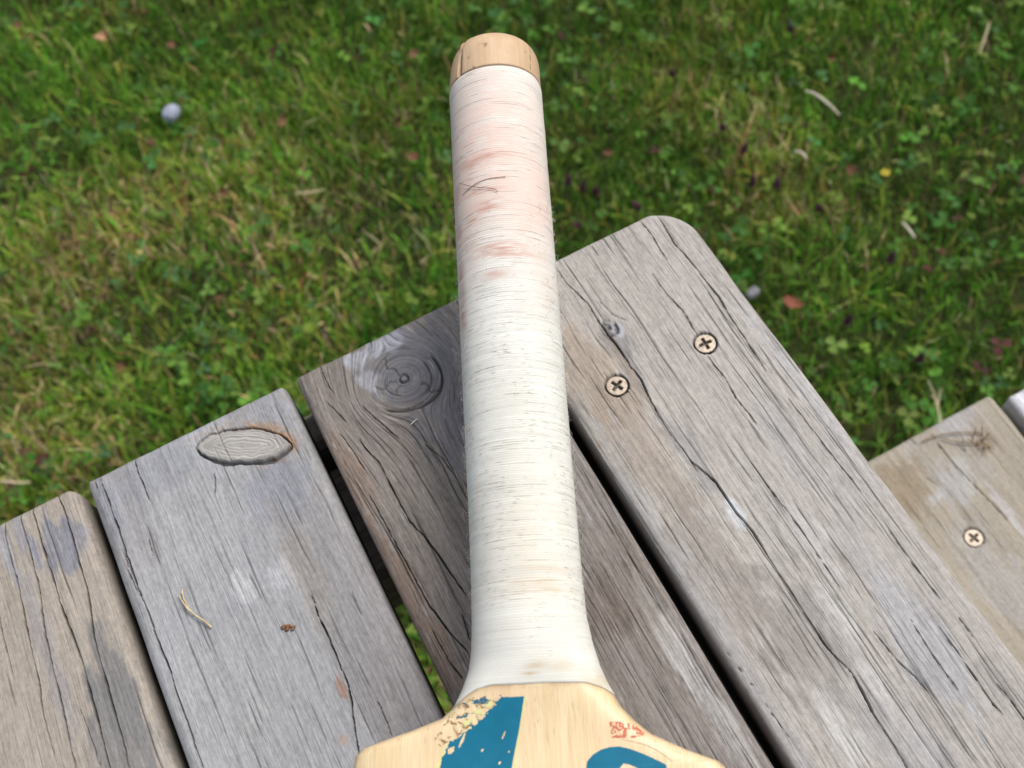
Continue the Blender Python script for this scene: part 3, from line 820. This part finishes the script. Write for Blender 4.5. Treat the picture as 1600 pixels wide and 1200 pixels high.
low_part = smooth(.186, .2155, S_)                     # near the splice the cord lies under dried glue, smoother
grow = .0004 + 1.25 * ridge * (1 - .65 * low_part) - .00022 * gap * np.exp(-((ph - .02) / .2) ** 2) * (1 - low_part)
grow += .0003 * (fbm(S_ * 60, T_ * 1.2, 73, 3) - .5)
grow *= smooth(0, .0007, S_B(np.cos(T_)) - S_ + .0002) * .8 + .2
grow = np.where(S_ < S_JOIN + .0012, grow - .0003 * smooth(S_JOIN + .0012, S_JOIN, S_), grow)
x, h = section(S_, T_, grow)
V = to_world(S_, x, h).reshape(-1, 3)
cream = np.array((.565, .558, .495)); white = np.array((.69, .685, .635))
f = fbm(S_ * 55, T_ * 1.3, 81)[..., None]
c = cream * (1 - f) + white * f
c *= (1 + .15 * (k1 - .5) * (.3 + noise(T_ * 2.2 + k1 * 50, tid * 0, 83)) * (1 - .6 * low_part))[..., None]
def ball(s0, x0, sw, xw, col, st, rough=1.0, line=0.0):
    """a rubbed-in stain on the cord, streaked along the turns"""
    global c
    q = ((S_ - s0) / sw) ** 2 + ((x - x0) / xw) ** 2
    m = np.exp(-q) * np.clip(smooth(.25, .70, .35 * noise(T_ * 7, tid * 5.3, 91) + .65 * fbm(T_ * 2.6 + 4, S_ * np.where(sw > .01, 300, 1500), 93, 3) + .06) + .35 * (sw > .01), 0, 1) * st
    m = np.where(h > 0, m, m * .5)[..., None]
    c = c * (1 - m) + np.array(col) * m
pink = (.66, .47, .40); rust = (.46, .24, .18); brown = (.34, .22, .12)
def sy(y): return bat_sx(780, y, .0165)[0]
ball(sy(210), -.002, .026, .020, pink, .55); ball(sy(270), .0, .022, .020, pink, .55); ball(sy(150), .002, .016, .018, (.68, .52, .45), .5); ball(sy(360), .009, .020, .007, pink, .4); ball(sy(320), -.012, .030, .005, pink, .5)
for (y_, x_, sw, xw, st) in ((243, -.003, .0012, .009, .8), (296, -.006, .0010, .007, .9), (250, -.010, .002, .004, .7), (318, -.003, .0016, .006, .75), (326, -.005, .001, .005, .8), (336, -.010, .0012, .004, .6),
                         (385, -.001, .0013, .008, .75), (392, -.002, .0016, .008, .85), (400, .002, .001, .009, .7), (430, -.003, .0018, .004, .7), (365, .008, .003, .004, .5), (330, .010, .006, .004, .4), (440, .014, .010, .003, .4),
                         (405, -.0155, .007, .0012, .8), (470, -.0155, .007, .0014, .8), (340, -.0155, .004, .0012, .7), (280, -.0155, .003, .0012, .7), (300, .0145, .012, .003, .45), (480, .006, .003, .004, .3)):
    ball(sy(y_), x_, sw, xw, rust if st > .5 else pink, st)
for (y_, x_, sw, xw, st) in ((912, .004, .0011, .008, .55), (927, .006, .001, .010, .5), (892, .008, .0012, .007, .35), (1043, .002, .0016, .003, .5), (1055, .000, .001, .002, .7), (1046, .010, .002, .005, .35)):
    ball(sy(y_), x_, sw, xw, (.42, .28, .12), st)
ball(sy(860), .004, .03, .012, (.66, .56, .42), .35); ball(sy(1075), .02, .004, .006, (.50, .38, .2), .5)
# dark flecks and dirty turns
fl = (noise(T_ * 58, S_ * 4200, 101) > .90) & (noise(T_ * 3, S_ * 60, 103) > .45)
amt = np.where(fl, .55 * smooth(.05, .11, S_) * smooth(.215, .18, S_) + .12, 0)[..., None]
c = c * (1 - amt) + np.array((.16, .15, .11)) * amt
dl = (gap * np.exp(-((ph - .05) / .16) ** 2) * (.15 + .5 * hsh(tid, tid * 0, 77) ** 2) * (1 - low_part))[..., None]
c = c * (1 - dl) + np.array((.26, .23, .18)) * dl
ts = NT('binding_string')
tcv = ts.attr('tint').outputs['Color']
fz = ts.noise(ts.n('ShaderNodeNewGeometry').outputs['Position'], 2600, 3, .7)
MAT_STRING = ts.out(tcv, .78, fz, .25, .0003, .2)
bat_parts.append(mesh_np('handle_binding', V, grid_faces(nring, NTH, True), MAT_STRING, None, True, {'tint': ('FLOAT_COLOR', c.reshape(-1, 3))}))

# lint and loose strands on the binding
def tube(pts, rad_, sides=5):
    pts = np.asarray(pts, float); n = len(pts)
    rad_ = np.broadcast_to(rad_, (n,))
    tg_ = np.gradient(pts, axis=0); tg_ /= np.linalg.norm(tg_, axis=1)[:, None] + 1e-12
    ref = np.array([.31, .17, .93]); a = np.cross(tg_, ref); a /= np.linalg.norm(a, axis=1)[:, None] + 1e-12
    b = np.cross(tg_, a)
    an = np.linspace(0, 2 * np.pi, sides + 1)[:-1]
    V = pts[:, None, :] + rad_[:, None, None] * (np.cos(an)[None, :, None] * a[:, None, :] + np.sin(an)[None, :, None] * b[:, None, :])
    return V.reshape(-1, 3), grid_faces(n, sides, True)

def join(parts):
    Vs, Fs, n = [], [], 0
    for V_, F_ in parts:
        Vs.append(V_); Fs.append(F_ + n); n += len(V_)
    return np.concatenate(Vs), np.concatenate(Fs)

rng = np.random.default_rng(5)
hairs = []
for i in range(900):
    s0 = rng.uniform(.045, .205); a0 = rng.choice([rng.normal(.05, .25), rng.normal(np.pi - .05, .25), rng.uniform(0, np.pi)])
    L = rng.gamma(2, .00035) + .0003
    out0 = np.array([np.cos(a0), np.sin(a0)]); tw_ = rng.normal(0, .8)
    pts = []
    for k in range(4):
        t = k / 3
        rr_ = .0175 + L * t * .8; aa = a0 + tw_ * L * t / .0175 * .9
        pts.append(to_world(np.array(s0 + rng.normal(0, .0001) + L * t * rng.normal(0, .5)), np.array(rr_ * np.cos(aa)), np.array(rr_ * np.sin(aa))))
    hairs.append(tube(pts, np.linspace(.00005, .00003, 4), 3))
Vh, Fh = join(hairs)
tlint = NT('lint'); MAT_LINT = tlint.out((.60, .58, .50), .9, spec=.1)
o = mesh_np('lint', Vh, Fh, MAT_LINT); o['kind'] = 'stuff'; bat_parts.append(o)

def on_handle(px, py, lift):
    """a point of the round handle under a pixel"""
    s, xx = bat_sx(px, py, .0165)
    xx = np.clip(xx, -.0172, .0172)
    hh = math.sqrt(max(.0176 ** 2 - xx * xx, 0))
    s, xx = bat_sx(px, py, hh)
    xx = float(np.clip(xx, -.0174, .0174)); hh = math.sqrt(max(.0177 ** 2 - xx * xx, 0))
    return to_world(np.array(s), np.array(xx * (1 + lift / .0177)), np.array(hh + lift))
def bez(pts, n=24):
    pts = np.array(pts); k = np.linspace(0, len(pts) - 1, n); i = np.arange(len(pts))
    out_ = np.stack([np.interp(k, i, pts[:, j]) for j in range(pts.shape[1])], 1)
    for _ in range(6): out_[1:-1] = .25 * out_[:-2] + .5 * out_[1:-1] + .25 * out_[2:]
    return out_
st1 = bez([on_handle(a, b, .0003) for a, b in ((723, 305), (735, 294), (748, 285), (762, 280), (776, 278), (790, 277))])
st2 = bez([on_handle(a, b, .0006) for a, b in ((720, 286), (729, 290), (740, 293), (753, 295), (766, 295), (774, 297), (778, 301))])
tst = NT('loose_strand'); MAT_STRAND = tst.out((.22, .12, .08), .8, spec=.15)
for st in (st1, st2):
    V_, F_ = tube(st, .00011, 5); bat_parts.append(mesh_np('loose_strand', V_, F_, MAT_STRAND))

# printed stickers: thin film draped on the face, its worn edges eaten away
def film(name, mask, s0, s1, x0, x1, step, mat, lift=.00008):
    s = np.arange(s0, s1, step); xx = np.arange(x0, x1, step)
    S2, X2 = np.meshgrid(s, xx, indexing='ij')
    keep = mask(S2, X2) & (np.abs(X2) < np.where(X2 > 0, np.interp(S2, SB, AR), np.interp(S2, SA, AL)) * .985)
    V_ = to_world(S2, X2, face_h(S2, X2) + lift).reshape(-1, 3)
    F_ = grid_faces(len(s), len(xx)); kf = keep.ravel()
    F_ = F_[kf[F_].all(1)]
    used = np.unique(F_); idx = np.full(len(V_), -1); idx[used] = np.arange(len(used))
    G_ = np.stack([X2, S2, X2 * 0], -1).reshape(-1, 3)
    return mesh_np(name, V_[used], idx[F_][:, ::-1], mat, None, True, {'grain': ('FLOAT_VECTOR', G_[used])})

def in_poly(S2, X2, P):
    return poly_sdf(S2, X2, np.array(P) * .001)

tb = NT('blue_print')
bgr = tb.attr('grain').outputs['Vector']
bn1 = tb.noise(tb.vmul(bgr, (150, 150, 1)), 1, 4); bn2 = tb.noise(tb.vmul(bgr, (2400, 60, 1)), 1, 3)
bc_ = tb.mix(tb.ramp(bn1, .3, .7), (.003, .118, .195, 1), (.006, .140, .228, 1))
MAT_BLUE = tb.out(bc_, .5, bn2, .05, .0003, .2)
tad = NT('old_adhesive'); MAT_ADH = tad.out((.60, .58, .26), .6, tad.noise(tad.attr('grain').outputs['Vector'], 900, 3), .2, .0003)
trd = NT('red_stamp'); MAT_RED = trd.out((.48, .14, .08), .7)
tpk = NT('scratch_print'); MAT_PINK = tpk.out((.50, .33, .19), .6)

PANEL = [(218.7, -2.0), (228.1, -4.2), (235.5, -6.3), (262, -13), (262, -36), (240, -29.2), (237.2, -28.2), (235.5, -27.7), (233.5, -26.6), (229.5, -25.0), (229.8, -24.0), (227.7, -21.0), (225.9, -18.0), (224.0, -15.0), (221.4, -12.0), (218.8, -8.9), (218.6, -5.2)]
FLAKES = ([(218.9, -18.8), (218.1, -14.7), (218.3, -11.8), (219.8, -12.5), (220.8, -16.3)], [(223.5, -22.6), (222.0, -19.3), (222.4, -17.8), (224.3, -21.2)], [(221.2, -14.9), (220.6, -11.9), (222.6, -14.9)], [(219.6, -20.8), (218.9, -18.6), (221.0, -19.5)], [(218.4, -9.0), (219.2, -10.5), (220.6, -10.8), (219.6, -8.4)])
ragged = lambda S2, X2: .0011 * (fbm(S2 * 700, X2 * 420, 111, 4) - .5) * 2 * smooth(-.004, -.009, X2 + (S2 - .2187) * .31)
HOLES = [(229.3, -8.9, .16, .95), (233.0, -15.4, .28, .28), (233.9, -7.6, .2, .2), (236.8, -10.5, .28, .32), (229.9, -21.2, .34, 1.7), (232.4, -24.6, .9, .6)]
def panel_mask(S2, X2):
    m = in_poly(S2, X2, PANEL) + ragged(S2, X2) < 0
    for (a, b, ra, rb) in HOLES:
        q = ((S2 * 1000 - a) / (rb if rb > .9 else ra)) ** 2 + ((X2 * 1000 - b + .5 * (S2 * 1000 - a)) / ra) ** 2 + 1.2 * (noise(S2 * 3000, X2 * 3000, 7) - .5)
        m &= q > 1
    for P in FLAKES:
        m |= (in_poly(S2, X2, P) + .0012 * (fbm(S2 * 1500, X2 * 800, 115, 3) - .45) * 2 < 0)
    return m
bat_parts.append(film('sticker', panel_mask, .2165, .262, -.040, .001, .00014, MAT_BLUE))
ADH = [(219.0, -1.2), (218.7, -2.0), (262, -13.0), (262, -11.9)]
ADHL = [(229.5, -25.0), (231, -26.6), (236, -28.9), (262, -37.2), (262, -36), (237.2, -28.2), (233.5, -26.6)]
bat_parts.append(film('adhesive_edge', lambda S2, X2: (np.minimum(in_poly(S2, X2, ADH), in_poly(S2, X2, ADHL)) + .0006 * (fbm(S2 * 500, X2 * 900, 119, 3) - .45) < 0) & ~panel_mask(S2, X2), .2175, .262, -.040, .001, .00014, MAT_ADH, .00005))
# curled flakes of torn film
for k, P in enumerate(([(219.5, -13.2), (218.9, -11.2), (220.3, -10.6), (221.6, -13.6)], [(222.4, -17.2), (221.2, -14.8), (222.8, -13.6), (224.2, -16.8)], [(224.6, -20.6), (223.2, -18.2), (225.2, -17.6), (226.4, -20.2)])):
    bat_parts.append(film('torn_film', lambda S2, X2, P=P: in_poly(S2, X2, P) + .0016 * (fbm(S2 * 1300, X2 * 900, 121 + k, 3) - .45) * 2 < 0, .2175, .230, -.026, -.008, .00016, MAT_ADH, .00022))
# frayed brown scars where the film came away
tsr = NT('torn_fibre'); MAT_SCAR = tsr.out((.26, .15, .06), .8)
PEEL = [(218.2, -9.5), (218.0, -14), (219.0, -20), (222.5, -24.5), (229, -28.6), (231.5, -28.2), (230, -25.2), (227.7, -21.6), (224.2, -15.4), (220.4, -10.6)]
def scar_mask(S2, X2):
    u_ = (S2 * .55 + X2 * .83); v_ = (S2 * .83 - X2 * .55)
    q = fbm(u_ * 260, v_ * 1000, 141, 3)
    edge_ = np.abs(in_poly(S2, X2, PEEL) + .0010 * (fbm(S2 * 900, X2 * 700, 147, 3) - .5) * 2)
    return ((in_poly(S2, X2, PEEL) < 0) & (np.abs(q - .5) < .05)) | ((edge_ < .00022) & (noise(S2 * 500, X2 * 500, 149) > .45)) & ~panel_mask(S2, X2)
bat_parts.append(film('torn_fibre', scar_mask, .2170, .233, -.030, -.0085, .00011, MAT_SCAR, .00012))
# the big curved blue letter: the outside of its bowl and the white counter within
LET = [(262, 9.5), (250, 11.2), (243, 13.2), (239.8, 14.4), (237.8, 14.9), (236.2, 16.5), (234.9, 19.1), (234.3, 22.0), (234.4, 24.8), (235.3, 27.9), (236.6, 30.9), (238.1, 33.9), (240.0, 37.4), (244, 38.2), (244, 33), (241.6, 30.8), (240.2, 28.2), (239.5, 26.6), (239.2, 25.4), (241.0, 23.6), (246, 21.2), (262, 18)]
bat_parts.append(film('letter', lambda S2, X2: in_poly(S2, X2, LET) < 0, .233, .262, .008, .040, .00016, MAT_BLUE))
def stamp_mask(S2, X2):
    st_ = in_poly(S2, X2, [(227.4, 22.2), (227.5, 25.8), (228.6, 29.6), (231.5, 32.9), (232.4, 29.6), (232.2, 26.1), (232.0, 22.5)]) < 0
    row = (S2 - .2274 - .10 * (X2 - .022) * 1.2) / .0016
    fr = row - np.floor(row)
    strokes = (noise(X2 * 1900 + np.floor(row) * 9, S2 * 620, 131) > .36) & (fr > .06) & (fr < .92)
    bars = np.abs(fr - .5) > .30
    return st_ & (strokes | (bars & (noise(X2 * 1100, S2 * 900, 133) > .40))) & (noise(X2 * 2600, S2 * 2600, 135) > .16)
bat_parts.append(film('stamp', stamp_mask, .2268, .2332, .0215, .0335, .00011, MAT_RED, .00006))
scl = np.array([(232.4, 25.3), (233.0, 27.5), (233.9, 30.6), (235.3, 34.2), (238.2, 38.1), (239.6, 39.4)]) * .001
scp = bez(np.array([to_world(np.array(a), np.array(b), face_h(np.array(a), np.array(b)) + .00003) for a, b in scl]))
V_, F_ = tube(scp, .00009, 4); bat_parts.append(mesh_np('print_outline', V_, F_, MAT_PINK))

bpy.context.view_layer.update()
for o in bat_parts:
    o.parent = bat
    o.matrix_parent_inverse = Matrix.Translation(-Vector(bat.location))

# ------------------------------------------------------------------ small loose things
def col_mat(name, a, b, scale=300, rough=.7):
    t = NT(name); n_ = t.noise(t.n('ShaderNodeNewGeometry').outputs['Position'], scale, 4)
    return t.out(t.mix(t.ramp(n_, .35, .65), (*a, 1), (*b, 1)), rough, n_, .3, .001, .25)
M_STRAW = col_mat('dry_straw', (.42, .33, .19), (.58, .49, .32))
M_PALE = col_mat('bleached_straw', (.55, .47, .36), (.66, .60, .50))
M_STONE = col_mat('pale_stone', (.24, .265, .33), (.34, .37, .45), 200)
M_GREYS = col_mat('grey_stone', (.15, .145, .17), (.22, .21, .23), 200)
M_DEAD = col_mat('dead_leaf_brown', (.10, .045, .022), (.17, .085, .045))
M_RED = col_mat('dead_leaf_red', (.16, .045, .025), (.22, .08, .045))
M_TANL = col_mat('dead_leaf_tan', (.34, .18, .09), (.45, .28, .16))
M_PURP = col_mat('purple_bract', (.085, .030, .055), (.15, .055, .095), 600)
M_YEL = col_mat('yellow_petal', (.42, .34, .03), (.52, .44, .06))
M_CRUMB = col_mat('crumb', (.14, .07, .035), (.24, .13, .07), 900)

def stick(name, pix, z, rad0, mat, label, cat, group=None, lift=None, sides=6):
    pts = bez([at(a, b, z) for a, b in pix], 18)
    t = np.linspace(0, 1, len(pts))
    if lift: pts[:, 2] += lift * np.sin(np.pi * t)
    V_, F_ = tube(pts, rad0 * (.35 + .65 * np.sin(np.pi * np.clip(t * .8 + .12, 0, 1))), sides)
    o = mesh_np(name, V_, F_, mat)
    put(o, tuple(pts[len(pts) // 2]))
    return tag(o, label, cat, group)

def pebble(name, px, py, z, rx, ry, rz, mat, label, seed, rot=0):
    p = at(px, py, z)
    u = np.linspace(0, np.pi, 20); v = np.linspace(0, 2 * np.pi, 33)[:-1]
    U2, V2 = np.meshgrid(u, v, indexing='ij')
    n = 1 + .35 * (fbm(np.cos(V2) * 1.6 + U2 + 5, np.sin(V2) * 1.6 + 2 * U2 + 5, seed) - .5)
    sg = lambda q: np.sign(q) * np.abs(q) ** .75
    x_ = rx * sg(np.sin(U2)) * sg(np.cos(V2)) * n; y_ = ry * sg(np.sin(U2)) * sg(np.sin(V2)) * n; z_ = rz * np.cos(U2) * n
    x_, y_ = x_ * math.cos(rot) - y_ * math.sin(rot), x_ * math.sin(rot) + y_ * math.cos(rot)
    o = mesh_np(name, np.stack([x_, y_, z_], -1).reshape(-1, 3), grid_faces(20, 32, True), mat)
    o.location = tuple(p)
    return tag(o, label, 'stone')

def leaf_mesh(L, W, curl, seed):
    nu, nv = 12, 7
    u = np.linspace(0, 1, nu); v = np.linspace(-1, 1, nv)
    U2, V2 = np.meshgrid(u, v, indexing='ij')
    w = W * np.sin(np.pi * U2 ** .8) ** .8 + W * .03
    x_ = L * (U2 - .5); y_ = w * V2 * (1 + .2 * (fbm(U2 * 5, V2 * 3, seed) - .5))
    z_ = curl * L * ((2 * U2 - 1) ** 2) + .25 * W * V2 ** 2 + .2 * W * (fbm(U2 * 4, V2 * 2, seed + 3) - .5)
    V_ = np.stack([x_, y_, z_], -1).reshape(-1, 3)
    n0 = len(V_)
    V_ = np.vstack([V_, V_ - [0, 0, .0003]])
    F_ = grid_faces(nu, nv)
    return V_, np.vstack([F_, F_[:, ::-1] + n0])

def leaf(name, px, py, z, L, W, rot, mat, label, cat='dead leaf', curl=.25, seed=1, tilt=0.0, group=None):
    V_, F_ = leaf_mesh(L, W, curl, seed)
    o = mesh_np(name, V_, F_, mat)
    o.location = tuple(at(px, py, z)); o.rotation_euler = (tilt, .15, rot)
    return tag(o, label, cat, group)

GZ = .030
pebble('stone', 268, 177, GZ, .0125, .0095, .010, M_STONE, 'pale blue-grey stone lying in the grass at the upper left', 1, .6)
pebble('stone', 1176, 458, GZ - .006, .009, .006, .006, M_GREYS, 'dull grey stone in the grass just past the right table plank', 2, .3)
leaf('dead_leaf', 158, 60, GZ + .004, .020, .009, .5, M_TANL, 'orange-tan curled dead leaf in the grass at the top left', seed=4, curl=.4)
leaf('dead_leaf', 1238, 474, GZ + .003, .026, .007, -.9, M_RED, 'narrow rusty red dead leaf in the grass beside the right table plank', seed=5)
stick('straw', [(1258, 142), (1270, 144), (1285, 155), (1299, 166), (1312, 180)], GZ + .006, .0016, M_PALE, 'thick pale bent grass stalk in the lawn at the upper right', 'straw')
stick('straw', [(1240, 236), (1250, 237), (1258, 243), (1260, 250)], GZ + .006, .0014, M_PALE, 'short hooked pale straw below the thick bent stalk', 'straw')
stick('straw', [(1546, 34), (1542, 50), (1536, 66), (1531, 84)], GZ + .008, .0012, M_STRAW, 'thin upright dry stalk near the top right corner', 'straw')
stick('straw', [(460, 303), (476, 301), (492, 300), (508, 296)], GZ + .006, .0013, M_STRAW, 'straight greenish-tan straw in the grass left of the handle', 'straw')
stick('straw', [(1410, 348), (1418, 356), (1424, 364), (1430, 372)], GZ + .006, .0015, M_PALE, 'short pale straw near the lone clover patch right of the table corner', 'straw')
stick('straw', [(0, 752), (16, 753), (32, 755), (48, 753)], GZ + .008, .0018, M_STRAW, 'dry straw lying in the grass by the left picture edge', 'straw')
fork = []
for P, r_ in (([(1470, 662), (1467, 645), (1463, 628), (1459, 612), (1450, 594)], .0011), ([(1465, 636), (1467, 622), (1471, 606)], .0007), ([(1463, 626), (1459, 620), (1452, 618)], .0006)):
    pts = bez([at(a, b, GZ + .010) for a, b in P], 14)
    fork.append(tube(pts, r_ * np.linspace(1.3, .5, len(pts)), 5))
V_, F_ = join(fork)
o = mesh_np('straw', V_, F_, M_STRAW); put(o, tuple(at(1465, 636, GZ)))
tag(o, 'forked dry seed stalk standing in the grass above the bench end', 'straw')

def dandelion(px, py):
    root = thing('yellow_flower', 'tiny yellow flower in the lawn at the right', 'flower', tuple(at(px, py, GZ)))
    V_, F_ = leaf_mesh(.0065, .0022, .3, 3)
    V_ = V_ + [.004, 0, 0]
    first = mesh_np('petal', V_, F_, M_YEL, root)
    for k in range(1, 5):
        c_ = first.copy(); COL.objects.link(c_); c_.parent = root; c_.rotation_euler = (0, -.3, k * 1.2566)
    Vt, Ft = tube([(0, 0, -.028), (.001, 0, -.012), (0, 0, .001)], .0007, 5)
    mesh_np('stem', Vt, Ft, col_mat('flower_stem', (.05, .10, .02), (.07, .13, .03)), root)
dandelion(1383, 271)

# dark self-heal flower heads: a spike of overlapping bracts on a stem
M_STEM = col_mat('plant_stem', (.05, .09, .02), (.09, .10, .03))
def head_meshes():
    parts = []
    for ring_ in range(5):
        for k in range(6):
            a = k * 1.047 + ring_ * .52
            V_, F_ = leaf_mesh(.0065, .0026, .2, ring_ + k)
            V_ = V_ + [.003, 0, 0]
            cz, sz = math.cos(a), math.sin(a); el = .5 + .15 * ring_
            x_ = V_[:, 0] * math.cos(el) - V_[:, 2] * math.sin(el); z_ = V_[:, 0] * math.sin(el) + V_[:, 2] * math.cos(el)
            parts.append((np.c_[x_ * cz - V_[:, 1] * sz, x_ * sz + V_[:, 1] * cz, z_ + ring_ * .0028], F_))
    return join(parts)
HV, HF = head_meshes()
head_me = mesh_np('bracts', HV, HF, M_PURP)
stem_V, stem_F = tube([(0, 0, -.030), (.001, .001, -.015), (0, 0, .014)], .0009, 5)
stem_me = mesh_np('stem', stem_V, stem_F, M_STEM)
heads = [(1160, 240, 'dark purple flower head in the lawn just left of the short hooked straw'),
         (1130, 201, 'purple flower head up and left of the short hooked straw'),
         (1236, 50, 'purple flower head near the top edge, above the thick bent stalk'),
         (1052, 117, 'lone purple flower head between the wooden handle end and the thick bent stalk'),
         (888, 290, 'leftmost of three purple flower heads in a row beside the bat handle'),
         (910, 300, 'middle one of three purple flower heads in a row beside the bat handle'),
         (932, 304, 'rightmost of three purple flower heads in a row beside the bat handle'),
         (1001, 326, 'purple flower head just above the rounded corner of the plank with two screws'),
         (1278, 326, 'purple flower head in the lawn below and left of the yellow flower'),
         (1214, 296, 'purple flower head straight below the short hooked straw'),
         (1175, 291, 'purple flower head between the hooked straw and the rounded plank corner'),
         (905, 353, 'purple flower head tucked between the bat handle and the end of the two screw plank'),
         (1322, 506, 'purple flower head in a dark hollow right of the rusty red leaf'),
         (1434, 564, 'purple flower head above the bench end, beside the forked dry stalk'),
         (1388, 411, 'purple flower head straight below the yellow flower')]
for i, (a, b, lab) in enumerate(heads):
    root = thing('flower_head', lab, 'flower', tuple(at(a, b, GZ)), 'withered purple flower heads in the lawn')
    root.rotation_euler = (random.uniform(-.5, .5), random.uniform(-.5, .5), random.uniform(0, 6))
    root.scale = (1, 1, 1)
    if i == 0:
        hm, sm = head_me, stem_me
    else:
        hm, sm = head_me.copy(), stem_me.copy(); COL.objects.link(hm); COL.objects.link(sm)
    hm.parent = root; sm.parent = root

lv = None
for a, b, lab in ((350, 302, 'small brown dead leaf left of the straight straw in the lawn'),
                  (225, 20, 'small brown dead leaf at the top edge, right of the orange-tan leaf'),
                  (30, 40, 'small brown dead leaf in the top left corner of the lawn'),
                  (270, 72, 'small brown dead leaf above the pale blue-grey stone'),
                  (440, 190, 'small brown dead leaf in the lawn right of the pale blue-grey stone'),
                  (345, 465, 'small brown dead leaf in the lawn above the plank with the oval knot'),
                  (560, 325, 'small brown dead leaf right of and below the straight straw'),
                  (645, 85, 'small brown dead leaf just left of the wooden handle end'),
                  (645, 245, 'small brown dead leaf beside the left side of the upper handle'),
                  (190, 570, 'small brown dead leaf in the lawn above the corner of the tan plank'),
                  (1330, 265, 'small brown dead leaf just left of the yellow flower'),
                  (950, 240, 'small brown dead leaf in the grass right of the upper handle'),
                  (18, 510, 'small brown dead leaf by the left edge of the picture'),
                  (1300, 90, 'small brown dead leaf in the lawn above the thick bent stalk')):
    if lv is None:
        o = leaf('dead_leaf', a, b, GZ, .014, .0045, 0, M_DEAD, lab, seed=9, group='small brown dead leaves in the lawn'); lv = o
    else:
        o = lv.copy(); COL.objects.link(o); o['label'] = lab
    o.location = tuple(at(a, b, GZ + random.uniform(-.008, .002))); o.rotation_euler = (random.uniform(-.6, .6), random.uniform(-.6, .6), random.uniform(0, 6.2))
    o.scale = (random.uniform(.7, 1.3), random.uniform(.7, 1.4), 1)

# on the boards
ws = [bez([at(a, b, TABLE_Z + .0012) for a, b in P], 20) for P in ([(283, 924), (290, 944), (299, 957), (312, 966), (322, 972), (330, 980)], [(279, 930), (287, 942), (296, 955), (304, 960)], [(285, 920), (288, 934), (293, 948)])]
parts = []
for w_ in ws:
    t = np.linspace(0, 1, len(w_)); w_[:, 2] += .0012 * np.sin(np.pi * t)
    parts.append(tube(w_, .00042 * (.5 + .5 * t), 5))
V_, F_ = join(parts)
o = mesh_np('grass_wisp', V_, F_, M_STRAW); put(o, tuple(at(305, 955, TABLE_Z))); tag(o, 'thin dry grass wisp lying on the grey plank with the oval knot', 'straw')
parts = []
rng = np.random.default_rng(3)
for k in range(9):
    u = np.linspace(0, np.pi, 7); v = np.linspace(0, 2 * np.pi, 9)[:-1]; U2, V2 = np.meshgrid(u, v, indexing='ij')
    c0 = at(441 + 18 * rng.random(), 976 + 12 * rng.random(), TABLE_Z + .0006); rr_ = rng.uniform(.0003, .0008)
    parts.append((c0 + np.stack([rr_ * np.sin(U2) * np.cos(V2) * 1.5, rr_ * np.sin(U2) * np.sin(V2), rr_ * np.cos(U2)], -1).reshape(-1, 3), grid_faces(7, 8, True)))
V_, F_ = join(parts)
o = mesh_np('crumb', V_, F_, M_CRUMB); put(o, tuple(at(450, 982, TABLE_Z))); tag(o, 'small brown crumb of dirt on the grey plank with the oval knot', 'crumb')
stick('straw', [(641, 664), (645, 660), (652, 654)], TABLE_Z + .0008, .00022, M_PALE, 'tiny pale straw on the dark plank below its round knot', 'straw')
parts = []
for k in range(9):
    a0 = at(1532 + rng.normal(0, 9), 693 + rng.normal(0, 6), BZ + .001); an = rng.uniform(0, 6.3); L = rng.uniform(.005, .013)
    pts = [a0 + np.array([math.cos(an) * L * t, math.sin(an) * L * t, .003 * math.sin(3.1 * t) + .001 * rng.random()]) for t in np.linspace(-.5, .5, 6)]
    parts.append(tube(pts, .00035, 4))
for P in ([(1470, 684), (1490, 690), (1510, 692), (1530, 692)], [(1440, 690), (1465, 678), (1500, 674), (1535, 676)]):
    parts.append(tube(bez([at(a, b, BZ + .002) for a, b in P], 10), .0004, 4))
V_, F_ = join(parts)
o = mesh_np('dry_grass_tuft', V_, F_, col_mat('dry_tuft', (.16, .10, .05), (.30, .21, .11))); put(o, tuple(at(1530, 692, BZ))); tag(o, 'brown tuft of dry grass lying on the bench plank near its end', 'straw')
